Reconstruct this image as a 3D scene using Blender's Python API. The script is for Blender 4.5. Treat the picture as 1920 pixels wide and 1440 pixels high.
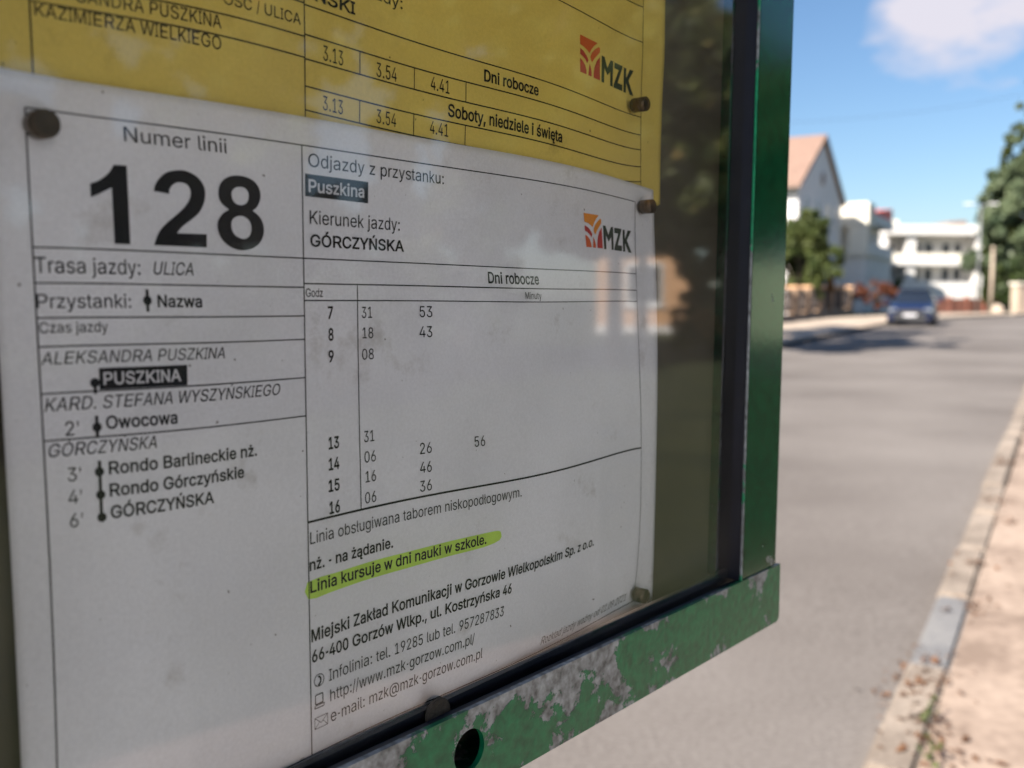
import bpy, bmesh, math, random
import numpy as np
from mathutils import Vector

for o in list(bpy.data.objects):
    bpy.data.objects.remove(o)
scene = bpy.context.scene
col = scene.collection

# ------------------------------------------------------------------ camera
EYE = 1.5
PITCH = math.atan(154 / 1800)
cam_data = bpy.data.cameras.new("camera")
cam_data.sensor_width = 36.0
cam_data.lens = 33.75
cam_data.clip_start = 0.01
cam_data.clip_end = 3000
cam_data.dof.use_dof = True
cam_data.dof.focus_distance = 0.362
cam_data.dof.aperture_fstop = 10.8
cam_data.dof.aperture_blades = 0
cam = bpy.data.objects.new("camera", cam_data)
cam.location = (0, 0, EYE)
cam.rotation_euler = (math.pi / 2 - PITCH, 0, 0)
col.objects.link(cam)
scene.camera = cam

# ------------------------------------------------------------------ light
SUN_EL = math.radians(38)
SUN_AZ = math.atan2(-0.8, -0.6)            # compass angle from +Y towards +X
world = bpy.data.worlds.new("World")
scene.world = world
world.use_nodes = True
wn, wl = world.node_tree.nodes, world.node_tree.links
wn.clear()
w_out = wn.new("ShaderNodeOutputWorld")
w_bg = wn.new("ShaderNodeBackground")
w_bg.inputs["Strength"].default_value = 0.056
sky = wn.new("ShaderNodeTexSky")
sky.sky_type = 'NISHITA'
sky.sun_disc = False
sky.sun_elevation = SUN_EL
sky.sun_rotation = SUN_AZ
sky.air_density = 1.0
sky.dust_density = 0.9
sky.ozone_density = 3.6
tc = wn.new("ShaderNodeTexCoord")
mp = wn.new("ShaderNodeMapping")
mp.inputs["Scale"].default_value = (1.0, 1.0, 2.1)
mp.inputs["Location"].default_value = (0.37, 0.12, 0.2)
nz = wn.new("ShaderNodeTexNoise")
nz.inputs["Scale"].default_value = 6.5
nz.inputs["Detail"].default_value = 7
nz.inputs["Roughness"].default_value = 0.52
rp = wn.new("ShaderNodeValToRGB")
rp.color_ramp.elements[0].position = 0.60
rp.color_ramp.elements[1].position = 0.76
mix = wn.new("ShaderNodeMix")
mix.data_type = 'RGBA'
mix.inputs["B"].default_value = (5.3, 5.15, 5.8, 1)
wl.new(tc.outputs["Generated"], mp.inputs["Vector"])
wl.new(mp.outputs["Vector"], nz.inputs["Vector"])
# one larger bank of cloud above the end of the street, small ones elsewhere
vd = wn.new("ShaderNodeVectorMath"); vd.operation = 'DISTANCE'
vd.inputs[1].default_value = (0.425, 0.872, 0.245)
wl.new(tc.outputs["Generated"], vd.inputs[0])
mr_ = wn.new("ShaderNodeMapRange")
mr_.inputs["From Min"].default_value = 0.03; mr_.inputs["From Max"].default_value = 0.155
mr_.inputs["To Min"].default_value = 0.165; mr_.inputs["To Max"].default_value = -0.05
wl.new(vd.outputs["Value"], mr_.inputs["Value"])
ad_ = wn.new("ShaderNodeMath"); ad_.operation = 'ADD'
wl.new(nz.outputs["Fac"], ad_.inputs[0]); wl.new(mr_.outputs["Result"], ad_.inputs[1])
wl.new(ad_.outputs[0], rp.inputs["Fac"])
wl.new(rp.outputs["Color"], mix.inputs["Factor"])
hs = wn.new("ShaderNodeHueSaturation")
hs.inputs["Saturation"].default_value = 1.08
hs.inputs["Value"].default_value = 1.0
wl.new(sky.outputs["Color"], hs.inputs["Color"])
wl.new(hs.outputs["Color"], mix.inputs["A"])
wl.new(mix.outputs["Result"], w_bg.inputs["Color"])
wl.new(w_bg.outputs["Background"], w_out.inputs["Surface"])

sun_data = bpy.data.lights.new("sun", 'SUN')
sun_data.energy = 4.8
sun_data.angle = math.radians(0.53)
sun_data.color = (1.0, 0.92, 0.82)
sun = bpy.data.objects.new("sun", sun_data)
sv = Vector((math.sin(SUN_AZ) * math.cos(SUN_EL), math.cos(SUN_AZ) * math.cos(SUN_EL), math.sin(SUN_EL)))
sun.rotation_euler = sv.to_track_quat('Z', 'Y').to_euler()
sun.location = (-20, -15, 30)
col.objects.link(sun)

scene.view_settings.view_transform = 'Standard'
scene.view_settings.look = 'None'
scene.view_settings.exposure = 1.42
scene.view_settings.gamma = 1.0
scene.view_settings.use_curve_mapping = False
scene.render.engine = 'CYCLES'
scene.cycles.use_denoising = True
scene.cycles.max_bounces = 8
scene.cycles.transparent_max_bounces = 12

# ------------------------------------------------------------------ helpers
def link(o, parent=None):
    col.objects.link(o)
    if parent:
        o.parent = parent
    return o

def tag(o, label=None, cat=None, group=None, kind=None):
    if label: o['label'] = label
    if cat: o['category'] = cat
    if group: o['group'] = group
    if kind: o['kind'] = kind
    return o

def empty(name, loc=(0, 0, 0), rz=0, label=None, cat=None, group=None):
    o = bpy.data.objects.new(name, None)
    o.location = loc
    o.rotation_euler = (0, 0, rz)
    o.empty_display_size = 0.1
    link(o)
    return tag(o, label, cat, group)

def mesh_obj(name, verts, faces, mat, parent=None, smooth=False):
    me = bpy.data.meshes.new(name)
    me.from_pydata([tuple(map(float, v)) for v in verts], [], faces)
    me.update()
    if smooth:
        me.polygons.foreach_set('use_smooth', [True] * len(me.polygons))
    if mat: me.materials.append(mat)
    return link(bpy.data.objects.new(name, me), parent)

def bm_obj(name, bm, mat, parent=None, smooth=False):
    me = bpy.data.meshes.new(name)
    bmesh.ops.recalc_face_normals(bm, faces=bm.faces)
    bm.to_mesh(me); bm.free()
    if smooth:
        me.polygons.foreach_set('use_smooth', [True] * len(me.polygons))
    if mat: me.materials.append(mat)
    return link(bpy.data.objects.new(name, me), parent)

def box_bm(bm, x0, x1, y0, y1, z0, z1, bevel=0):
    vs = [bm.verts.new(p) for p in ((x0,y0,z0),(x1,y0,z0),(x1,y1,z0),(x0,y1,z0),(x0,y0,z1),(x1,y0,z1),(x1,y1,z1),(x0,y1,z1))]
    for f in ((0,3,2,1),(4,5,6,7),(0,1,5,4),(1,2,6,5),(2,3,7,6),(3,0,4,7)):
        bm.faces.new([vs[i] for i in f])
    if bevel:
        es = set(e for v in vs for e in v.link_edges)
        bmesh.ops.bevel(bm, geom=list(es), offset=bevel, segments=2, affect='EDGES')

def box(name, x0, x1, y0, y1, z0, z1, mat, parent=None, bevel=0):
    bm = bmesh.new()
    box_bm(bm, x0, x1, y0, y1, z0, z1, bevel)
    return bm_obj(name, bm, mat, parent)

def cyl_bm(bm, c0, c1, r0, r1, n=16, cap=True):
    c0, c1 = Vector(c0), Vector(c1)
    d = (c1 - c0).normalized()
    a = d.orthogonal().normalized(); b = d.cross(a)
    A, B = [], []
    for i in range(n):
        t = 2 * math.pi * i / n
        k = a * math.cos(t) + b * math.sin(t)
        A.append(bm.verts.new(c0 + k * r0)); B.append(bm.verts.new(c1 + k * r1))
    for i in range(n):
        j = (i + 1) % n
        bm.faces.new((A[i], A[j], B[j], B[i]))
    if cap:
        bm.faces.new(A[::-1]); bm.faces.new(B)

def prism(name, pts, y0, y1, mat, parent=None, bevel=0):
    """outline in x,z extruded along y"""
    bm = bmesh.new()
    a = [bm.verts.new((x, y0, z)) for x, z in pts]
    b = [bm.verts.new((x, y1, z)) for x, z in pts]
    bm.faces.new(a); bm.faces.new(b[::-1])
    n = len(pts)
    for i in range(n):
        bm.faces.new((a[i], b[i], b[(i+1) % n], a[(i+1) % n]))
    if bevel:
        bmesh.ops.bevel(bm, geom=list(bm.edges), offset=bevel, segments=2, affect='EDGES')
    return bm_obj(name, bm, mat, parent)

# ------------------------------------------------------------------ materials
def new_mat(name):
    m = bpy.data.materials.new(name)
    m.use_nodes = True
    n = m.node_tree
    return m, n.nodes, n.links, n.nodes["Principled BSDF"]

def simple(name, c, rough=0.6, noise=0.0, scale=8.0, metal=0.0, bump=0.0, spec=0.5):
    m, n, l, b = new_mat(name)
    b.inputs["Base Color"].default_value = (*c, 1)
    b.inputs["Roughness"].default_value = rough
    b.inputs["Metallic"].default_value = metal
    b.inputs["Specular IOR Level"].default_value = spec
    if noise or bump:
        t = n.new("ShaderNodeTexCoord")
        z = n.new("ShaderNodeTexNoise")
        z.inputs["Scale"].default_value = scale
        z.inputs["Detail"].default_value = 6
        l.new(t.outputs["Object"], z.inputs["Vector"])
        if noise:
            r = n.new("ShaderNodeValToRGB")
            r.color_ramp.elements[0].position = 0.3
            r.color_ramp.elements[1].position = 0.7
            r.color_ramp.elements[0].color = (*[max(0, v * (1 - noise)) for v in c], 1)
            r.color_ramp.elements[1].color = (*[min(1, v * (1 + noise)) for v in c], 1)
            l.new(z.outputs["Fac"], r.inputs["Fac"])
            l.new(r.outputs["Color"], b.inputs["Base Color"])
        if bump:
            bp = n.new("ShaderNodeBump")
            bp.inputs["Strength"].default_value = bump
            bp.inputs["Distance"].default_value = 0.01
            l.new(z.outputs["Fac"], bp.inputs["Height"])
            l.new(bp.outputs["Normal"], b.inputs["Normal"])
    return m

def paper_mat(name, c, stains):
    m, n, l, b = new_mat(name)
    b.inputs["Roughness"].default_value = 0.62
    b.inputs["Specular IOR Level"].default_value = 0.25
    t = n.new("ShaderNodeTexCoord")
    big = n.new("ShaderNodeTexNoise"); big.inputs["Scale"].default_value = 14; big.inputs["Detail"].default_value = 5
    fine = n.new("ShaderNodeTexNoise"); fine.inputs["Scale"].default_value = 900; fine.inputs["Detail"].default_value = 3
    speck = n.new("ShaderNodeTexNoise"); speck.inputs["Scale"].default_value = 420; speck.inputs["Detail"].default_value = 1
    for z in (big, fine, speck): l.new(t.outputs["Object"], z.inputs["Vector"])
    r = n.new("ShaderNodeValToRGB")
    r.color_ramp.elements[0].position = 0.35; r.color_ramp.elements[1].position = 0.62
    r.color_ramp.elements[0].color = (*[v * (1 - stains) for v in c], 1)
    r.color_ramp.elements[1].color = (*c, 1)
    l.new(big.outputs["Fac"], r.inputs["Fac"])
    mx = n.new("ShaderNodeMix"); mx.data_type = 'RGBA'; mx.blend_type = 'MULTIPLY'
    mx.inputs["Factor"].default_value = 1
    fr = n.new("ShaderNodeValToRGB")
    fr.color_ramp.elements[0].position = 0.3; fr.color_ramp.elements[1].position = 0.7
    fr.color_ramp.elements[0].color = (0.92, 0.92, 0.92, 1)
    l.new(fine.outputs["Fac"], fr.inputs["Fac"])
    l.new(r.outputs["Color"], mx.inputs["A"]); l.new(fr.outputs["Color"], mx.inputs["B"])
    sr = n.new("ShaderNodeValToRGB")
    sr.color_ramp.elements[0].position = 0.785; sr.color_ramp.elements[1].position = 0.83
    sr.color_ramp.elements[0].color = (1, 1, 1, 1); sr.color_ramp.elements[1].color = (0.25, 0.23, 0.2, 1)
    l.new(speck.outputs["Fac"], sr.inputs["Fac"])
    m2 = n.new("ShaderNodeMix"); m2.data_type = 'RGBA'; m2.blend_type = 'MULTIPLY'
    m2.inputs["Factor"].default_value = 1
    l.new(mx.outputs["Result"], m2.inputs["A"]); l.new(sr.outputs["Color"], m2.inputs["B"])
    sm = n.new("ShaderNodeTexNoise"); sm.inputs["Scale"].default_value = 26; sm.inputs["Detail"].default_value = 8; sm.inputs["Roughness"].default_value = 0.7
    l.new(t.outputs["Object"], sm.inputs["Vector"])
    sq = n.new("ShaderNodeValToRGB")
    sq.color_ramp.elements[0].position = 0.595; sq.color_ramp.elements[1].position = 0.75
    sq.color_ramp.elements[0].color = (1, 1, 1, 1); sq.color_ramp.elements[1].color = (0.68, 0.65, 0.61, 1)
    l.new(sm.outputs["Fac"], sq.inputs["Fac"])
    m5 = n.new("ShaderNodeMix"); m5.data_type = 'RGBA'; m5.blend_type = 'MULTIPLY'; m5.inputs["Factor"].default_value = 1
    l.new(m2.outputs["Result"], m5.inputs["A"]); l.new(sq.outputs["Color"], m5.inputs["B"])
    l.new(m5.outputs["Result"], b.inputs["Base Color"])
    bp = n.new("ShaderNodeBump"); bp.inputs["Strength"].default_value = 0.25; bp.inputs["Distance"].default_value = 0.004
    l.new(big.outputs["Fac"], bp.inputs["Height"]); l.new(bp.outputs["Normal"], b.inputs["Normal"])
    return m

def paint_mat(name, wear, scale=38.0, gloss=0.27, relief=0.8, tint=1.0, edge=False):
    """green gloss paint flaking off galvanised steel"""
    m, n, l, b = new_mat(name)
    t = n.new("ShaderNodeTexCoord")
    a = n.new("ShaderNodeTexNoise"); a.inputs["Scale"].default_value = scale; a.inputs["Detail"].default_value = 9; a.inputs["Roughness"].default_value = 0.62
    a.inputs["Distortion"].default_value = 0.4
    g = n.new("ShaderNodeTexNoise"); g.inputs["Scale"].default_value = 260; g.inputs["Detail"].default_value = 6
    for z in (a, g): l.new(t.outputs["Object"], z.inputs["Vector"])
    chip = n.new("ShaderNodeTexNoise"); chip.inputs["Scale"].default_value = scale * 7; chip.inputs["Detail"].default_value = 5; chip.inputs["Roughness"].default_value = 0.7
    l.new(t.outputs["Object"], chip.inputs["Vector"])
    cm = n.new("ShaderNodeMath"); cm.operation = 'MULTIPLY_ADD'; cm.inputs[1].default_value = 0.28; l.new(chip.outputs["Fac"], cm.inputs[0])
    cs_ = n.new("ShaderNodeMath"); cs_.operation = 'SUBTRACT'; cs_.inputs[1].default_value = 0.14
    l.new(a.outputs["Fac"], cm.inputs[2]); l.new(cm.outputs[0], cs_.inputs[0])
    mask = n.new("ShaderNodeValToRGB")
    mask.color_ramp.elements[0].position = wear; mask.color_ramp.elements[1].position = wear + 0.012
    if edge:      # the arrises of the rail are rubbed bare
        ed = n.new("ShaderNodeSeparateXYZ"); l.new(t.outputs["Object"], ed.inputs["Vector"])
        e1 = n.new("ShaderNodeMapRange"); e1.inputs["From Min"].default_value = -0.156; e1.inputs["From Max"].default_value = -0.1475; e1.inputs["To Max"].default_value = 0.12
        e2 = n.new("ShaderNodeMapRange"); e2.inputs["From Min"].default_value = -0.174; e2.inputs["From Max"].default_value = -0.180; e2.inputs["To Max"].default_value = 0.06
        l.new(ed.outputs["Z"], e1.inputs["Value"]); l.new(ed.outputs["Z"], e2.inputs["Value"])
        s1 = n.new("ShaderNodeMath"); s2 = n.new("ShaderNodeMath")
        l.new(cs_.outputs[0], s1.inputs[0]); l.new(e1.outputs["Result"], s1.inputs[1])
        l.new(s1.outputs[0], s2.inputs[0]); l.new(e2.outputs["Result"], s2.inputs[1])
        l.new(s2.outputs[0], mask.inputs["Fac"])
    else:
        l.new(cs_.outputs[0], mask.inputs["Fac"])
    zinc = n.new("ShaderNodeValToRGB")
    zinc.color_ramp.elements[0].position = 0.3; zinc.color_ramp.elements[1].position = 0.72
    zinc.color_ramp.elements[0].color = (0.095, 0.10, 0.098, 1); zinc.color_ramp.elements[1].color = (0.34, 0.375, 0.39, 1)
    l.new(g.outputs["Fac"], zinc.inputs["Fac"])
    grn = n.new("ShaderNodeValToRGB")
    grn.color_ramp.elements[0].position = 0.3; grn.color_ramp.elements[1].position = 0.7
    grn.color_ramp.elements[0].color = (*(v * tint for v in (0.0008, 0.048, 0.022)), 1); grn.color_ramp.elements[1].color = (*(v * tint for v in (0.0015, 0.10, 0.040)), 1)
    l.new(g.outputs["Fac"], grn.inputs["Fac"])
    mx = n.new("ShaderNodeMix"); mx.data_type = 'RGBA'
    l.new(mask.outputs["Color"], mx.inputs["Factor"]); l.new(grn.outputs["Color"], mx.inputs["A"]); l.new(zinc.outputs["Color"], mx.inputs["B"])
    l.new(mx.outputs["Result"], b.inputs["Base Color"])
    rr = n.new("ShaderNodeMapRange"); rr.inputs["To Min"].default_value = gloss; rr.inputs["To Max"].default_value = 0.55
    l.new(mask.outputs["Color"], rr.inputs["Value"]); l.new(rr.outputs["Result"], b.inputs["Roughness"])
    mr = n.new("ShaderNodeMapRange"); mr.inputs["To Max"].default_value = 0.35
    l.new(mask.outputs["Color"], mr.inputs["Value"]); l.new(mr.outputs["Result"], b.inputs["Metallic"])
    inv = n.new("ShaderNodeMath"); inv.operation = 'MULTIPLY_ADD'; inv.inputs[1].default_value = -1.0; inv.inputs[2].default_value = 1.0
    l.new(mask.outputs["Color"], inv.inputs[0])
    ad = n.new("ShaderNodeMath"); ad.operation = 'MULTIPLY_ADD'; ad.inputs[1].default_value = 0.25
    l.new(g.outputs["Fac"], ad.inputs[0]); l.new(inv.outputs[0], ad.inputs[2])
    bp = n.new("ShaderNodeBump"); bp.inputs["Strength"].default_value = relief; bp.inputs["Distance"].default_value = 0.0009
    l.new(ad.outputs[0], bp.inputs["Height"]); l.new(bp.outputs["Normal"], b.inputs["Normal"])
    return m

def glass_mat():
    m, n, l, b = new_mat("case_glass")
    n.remove(b)
    out = n["Material Output"]
    fr = n.new("ShaderNodeFresnel"); fr.inputs["IOR"].default_value = 1.5
    mu = n.new("ShaderNodeMath"); mu.operation = 'MULTIPLY'; mu.inputs[1].default_value = 2.3; mu.use_clamp = True
    l.new(fr.outputs[0], mu.inputs[0])
    tr = n.new("ShaderNodeBsdfTransparent"); tr.inputs["Color"].default_value = (0.97, 0.965, 0.965, 1)
    gl = n.new("ShaderNodeBsdfGlossy"); gl.inputs["Roughness"].default_value = 0.035
    mx = n.new("ShaderNodeMixShader")
    l.new(mu.outputs[0], mx.inputs[0]); l.new(tr.outputs[0], mx.inputs[1]); l.new(gl.outputs[0], mx.inputs[2])
    # thin dust film with rubbed smudges
    t = n.new("ShaderNodeTexCoord")
    z = n.new("ShaderNodeTexNoise"); z.inputs["Scale"].default_value = 9; z.inputs["Detail"].default_value = 8; z.inputs["Distortion"].default_value = 0.6
    l.new(t.outputs["Object"], z.inputs["Vector"])
    r = n.new("ShaderNodeMapRange"); r.inputs["From Min"].default_value = 0.42; r.inputs["From Max"].default_value = 0.75
    r.inputs["To Min"].default_value = 0.002; r.inputs["To Max"].default_value = 0.035
    l.new(z.outputs["Fac"], r.inputs["Value"])
    df = n.new("ShaderNodeBsdfDiffuse"); df.inputs["Color"].default_value = (0.6, 0.58, 0.52, 1)
    m2 = n.new("ShaderNodeMixShader")
    l.new(r.outputs["Result"], m2.inputs[0]); l.new(mx.outputs[0], m2.inputs[1]); l.new(df.outputs[0], m2.inputs[2])
    l.new(m2.outputs[0], out.inputs["Surface"])
    return m

def leaf_mat(name, c1, c2, scale=0.9, c3=None):
    m, n, l, b = new_mat(name)
    b.inputs["Roughness"].default_value = 0.5
    b.inputs["Specular IOR Level"].default_value = 0.3
    t = n.new("ShaderNodeTexCoord")
    z = n.new("ShaderNodeTexNoise"); z.inputs["Scale"].default_value = scale; z.inputs["Detail"].default_value = 4
    l.new(t.outputs["Object"], z.inputs["Vector"])
    r = n.new("ShaderNodeValToRGB")
    r.color_ramp.elements[0].position = 0.35; r.color_ramp.elements[1].position = 0.62
    r.color_ramp.elements[0].color = (*c1, 1); r.color_ramp.elements[1].color = (*c2, 1)
    if c3:
        e = r.color_ramp.elements.new(0.72); e.color = (*c3, 1)
    l.new(z.outputs["Fac"], r.inputs["Fac"]); l.new(r.outputs["Color"], b.inputs["Base Color"])
    tl = n.new("ShaderNodeBsdfTranslucent")
    l.new(r.outputs["Color"], tl.inputs["Color"])
    mx = n.new("ShaderNodeMixShader"); mx.inputs[0].default_value = 0.3
    l.new(b.outputs[0], mx.inputs[1]); l.new(tl.outputs[0], mx.inputs[2])
    l.new(mx.outputs[0], n["Material Output"].inputs["Surface"])
    return m

M = {}
M['paper'] = paper_mat("white_paper", (0.87, 0.885, 0.91), 0.11)
M['yellow'] = paper_mat("yellow_paper", (0.82, 0.65, 0.15), 0.10)
M['ink'] = simple("print_ink", (0.005, 0.0055, 0.009), 0.6, spec=0.2)
M['faint'] = simple("faint_ink", (0.11, 0.11, 0.11), 0.5)
M['wink'] = simple("unprinted_paper", (0.66, 0.66, 0.68), 0.6)
M['hl'] = simple("highlighter_ink", (0.50, 0.76, 0.09), 0.6, 0.14, 90)
M['lg_o'] = simple("logo_orange", (0.80, 0.28, 0.02), 0.5)
M['lg_r'] = simple("logo_red", (0.50, 0.035, 0.03), 0.5)
M['lg_ro'] = simple("logo_red_orange", (0.66, 0.11, 0.02), 0.5)
M['lg_g'] = simple("logo_green_black", (0.018, 0.035, 0.02), 0.5)
M['paint'] = paint_mat("chipped_green_paint", 0.57, 36, 0.33, edge=True, tint=1.45)
M['paint2'] = paint_mat("gloss_green_paint", 0.69, 45, 0.12, 0.10, 0.6)
M['rubber'] = simple("black_rubber", (0.006, 0.007, 0.014), 0.38, 0.2, 60)
M['panel'] = simple("back_panel", (0.085, 0.075, 0.05), 0.7, 0.25, 12)
M['glass'] = glass_mat()
M['magnet'] = simple("nickel_magnet", (0.16, 0.115, 0.08), 0.26, 0.2, 300, metal=0.8)
M['coin'] = simple("rusty_magnet", (0.035, 0.027, 0.018), 0.75, 0.3, 500, metal=0.2, bump=0.3)
M['post'] = simple("galvanised_post", (0.25, 0.26, 0.27), 0.5, 0.2, 10, metal=0.5)

# ------------------------------------------------------------------ ground
U = Vector((0.5, 0.8660254)); V = Vector((0.8660254, -0.5))       # along the street / to its right
def gz(q): return 0.014 * min(max(q - 4.0, 0.0), 56.0)
def bend(q): return 0.015 * max(q - 42.0, 0.0) ** 2 if q < 90 else 0.015 * 48 ** 2 + 1.44 * (q - 90)
def gp(q, l, z=0.0, curve=True):
    p = U * q + V * (l + (bend(q) if curve else 0))
    return (p.x, p.y, gz(q) + z)
QS = [-60, -30, -15, -8, -4, 0] + [4 + 1.5 * i for i in range(59)] + [100, 120]
def strip(name, l0, l1, z, mat, curve=True, qs=QS, nl=1, kind='structure', parent=None):
    vs, fs = [], []
    for q in qs:
        for k in range(nl + 1):
            vs.append(gp(q, l0 + (l1 - l0) * k / nl, z, curve))
    w = nl + 1
    for i in range(len(qs) - 1):
        for k in range(nl):
            a = i * w + k
            fs.append((a, a + w, a + w + 1, a + 1))
    o = mesh_obj(name, vs, fs, mat, parent)
    # make sure faces look up
    if o.data.polygons[0].normal.z < 0:
        o.data.flip_normals()
    if not parent: o['kind'] = kind
    return o

def ground_mat(name, c, c2, s1, s2, rough=0.9, bump=0.4):
    m, n, l, b = new_mat(name)
    b.inputs["Roughness"].default_value = rough
    b.inputs["Specular IOR Level"].default_value = 0.3
    t = n.new("ShaderNodeTexCoord")
    a = n.new("ShaderNodeTexNoise"); a.inputs["Scale"].default_value = s1; a.inputs["Detail"].default_value = 5
    f = n.new("ShaderNodeTexNoise"); f.inputs["Scale"].default_value = s2; f.inputs["Detail"].default_value = 6
    for z in (a, f): l.new(t.outputs["Object"], z.inputs["Vector"])
    mm = n.new("ShaderNodeMath"); mm.operation = 'MULTIPLY_ADD'; mm.inputs[1].default_value = 0.6
    m3 = n.new("ShaderNodeMath"); m3.operation = 'MULTIPLY'; m3.inputs[1].default_value = 0.4
    l.new(f.outputs["Fac"], m3.inputs[0]); l.new(a.outputs["Fac"], mm.inputs[0]); l.new(m3.outputs[0], mm.inputs[2])
    r = n.new("ShaderNodeValToRGB")
    r.color_ramp.elements[0].position = 0.4; r.color_ramp.elements[1].position = 0.6
    r.color_ramp.elements[0].color = (*c, 1); r.color_ramp.elements[1].color = (*c2, 1)
    l.new(mm.outputs[0], r.inputs["Fac"]); l.new(r.outputs["Color"], b.inputs["Base Color"])
    bp = n.new("ShaderNodeBump"); bp.inputs["Strength"].default_value = bump; bp.inputs["Distance"].default_value = 0.01
    l.new(f.outputs["Fac"], bp.inputs["Height"]); l.new(bp.outputs["Normal"], b.inputs["Normal"])
    return m
M['asphalt'] = ground_mat("old_asphalt", (0.116, 0.101, 0.091), (0.194, 0.174, 0.159), 0.35, 45)
M['walk'] = ground_mat("pavement_concrete", (0.21, 0.155, 0.12), (0.37, 0.285, 0.225), 2.2, 16)
M['farwalk'] = ground_mat("sandy_pavement", (0.36, 0.29, 0.23), (0.46, 0.38, 0.30), 0.8, 10)
M['lawn'] = ground_mat("dry_lawn", (0.022, 0.034, 0.014), (0.046, 0.056, 0.022), 0.9, 14)
M['bounce_concrete'] = ground_mat("bounce_concrete", (0.46, 0.46, 0.47), (0.54, 0.54, 0.55), 0.8, 10)
M['kerb'] = ground_mat("kerb_concrete", (0.19, 0.155, 0.125), (0.33, 0.275, 0.225), 4, 60)
M['kerbdark'] = ground_mat("dark_kerb_concrete", (0.15, 0.15, 0.155), (0.22, 0.215, 0.21), 4, 60)

vs, fs = [], []
rows = [-900, -60, 0] + list(range(4, 61, 4)) + [90, 2500]
for q in rows:
    for l in (-1500, -300, -60, 60, 300, 1500):
        vs.append(gp(q, l, -0.06, False))
for i in range(len(rows) - 1):
    for k in range(5):
        a = i * 6 + k
        fs.append((a, a + 1, a + 7, a + 6))
g0 = mesh_obj("ground", vs, fs, M['lawn'])
if g0.data.polygons[0].normal.z < 0: g0.data.flip_normals()
g0['kind'] = 'structure'
strip("road", -6.5, -0.5, 0.0, M['asphalt'], nl=4)
strip("pavement", -0.34, 2.6, 0.065, M['walk'], nl=2)
strip("far_pavement", -10.8, -6.62, 0.09, M['farwalk'], nl=2)

kerb = tag(empty("kerb"), kind='structure')
rk = random.Random(5)
q = -12.0
i = 0
while q < 60:
    Ln = 1.0 if q < 30 else 3.0
    dz = rk.uniform(-0.008, 0.008); dl = rk.uniform(-0.012, 0.012)
    p0 = Vector(gp(q + 0.012, -0.5 + dl)); p1 = Vector(gp(q + Ln - 0.012, -0.5 + dl))
    w = 0.148
    n2 = Vector((V.x, V.y, 0)) * w
    top = 0.072 + dz
    vv = []
    for z in (-0.1, top):
        for P in (p0, p1, p1 + n2, p0 + n2):
            vv.append((P.x, P.y, P.z + z))
    bm = bmesh.new()
    bvs = [bm.verts.new(v) for v in vv]
    for f in ((0,3,2,1),(4,5,6,7),(0,1,5,4),(1,2,6,5),(2,3,7,6),(3,0,4,7)):
        bm.faces.new([bvs[k] for k in f])
    bmesh.ops.bevel(bm, geom=[e for e in bm.edges if e.verts[0].co.z > 0 and e.verts[1].co.z > 0], offset=0.015, segments=2, affect='EDGES')
    st = bm_obj("kerb_stone", bm, M['kerbdark'] if 3.9 < q < 4.9 else M['kerb'], kerb)
    if 3.9 < q < 4.9: st['label'] = "dark grey replacement kerb stone"
    q += Ln
fk = strip("far_kerb", -6.62, -6.5, 0.10, M['kerb'])

# ------------------------------------------------------------------ the case and its sheets (millimetres s, t, depth D -> world)
A_ = math.atan(1547 / math.hypot(1800, 154))
SU = np.array([math.sin(A_), math.cos(A_), 0.0]); NO = np.array([math.cos(A_), -math.sin(A_), 0.0])
HD = 247.5
CASE_ROT = math.pi / 2 - A_
CASE_LOC = np.array([0, 0, EYE]) - NO * HD / 1000
def cl(s, t, D):
    """case-local coordinates in metres: x along the board, y out of it (towards -y), z up"""
    return np.stack([np.asarray(s, float) / 1000, -np.asarray(D, float) / 1000 + 0 * np.asarray(s, float), np.asarray(t, float) / 1000], -1)

WARP_T_WHITE = [[-0.0, 0.0, -0.0, 0.0], [-0.01, -1.728, 0.457, -0.693], [0.545, -2.27, -0.098, -0.131], [-0.654, 0.271, -0.404, -0.287], [0.286, -0.698, 0.213, 0.163], [-0.564, 0.585, -0.086, -0.154], [-0.169, 0.199, 0.311, -0.035]]
WARP_S_WHITE = [[0.0, -1.575, -2.394, 0.611], [0.0, -1.163, -2.373, 0.77], [0.0, 0.005, 0.38, -0.369], [0.0, 1.325, 1.722, -0.826], [0.0, -0.248, 1.24, -0.853], [0.0, -0.635, -0.569, -0.483], [0.0, -0.635, -0.684, -0.456]]
BULGE_WHITE = [[0.118, -0.675, -0.646, 0.179], [-0.723, -0.634, -3.449, 0.339], [-2.064, 1.405, -0.135, -0.557], [1.223, -0.641, 0.585, -0.052], [-1.003, 1.113, 0.677, -0.356], [0.761, -1.503, -0.619, -0.116], [0.207, -0.175, -0.477, -0.008]]
WARP_T_YELLOW = [[0.0, 0.0, -0.0], [-3.12, 3.941, -1.008], [-0.127, -4.985, 0.412], [0.74, 0.654, 0.863], [1.154, -0.066, -0.233], [-0.128, -0.785, 0.421], [1.08, 0.497, -0.182]]
WARP_S_YELLOW = [[0.0, 0.127, 0.034], [0.0, 0.305, 0.174], [0.0, -0.226, 0.356], [0.0, 0.158, 0.173], [0.0, 0.5, -0.061], [0.0, 0.302, -0.105], [0.0, 0.013, -0.05]]
BULGE_YELLOW = [[2.997, -4.26, 1.831], [-8.096, 12.756, -4.056], [3.058, -13.616, 2.927], [-0.808, 5.39, 0.021], [2.163, -0.515, -0.777], [-1.239, -0.893, 0.94], [1.829, 1.07, -0.706]]
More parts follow.
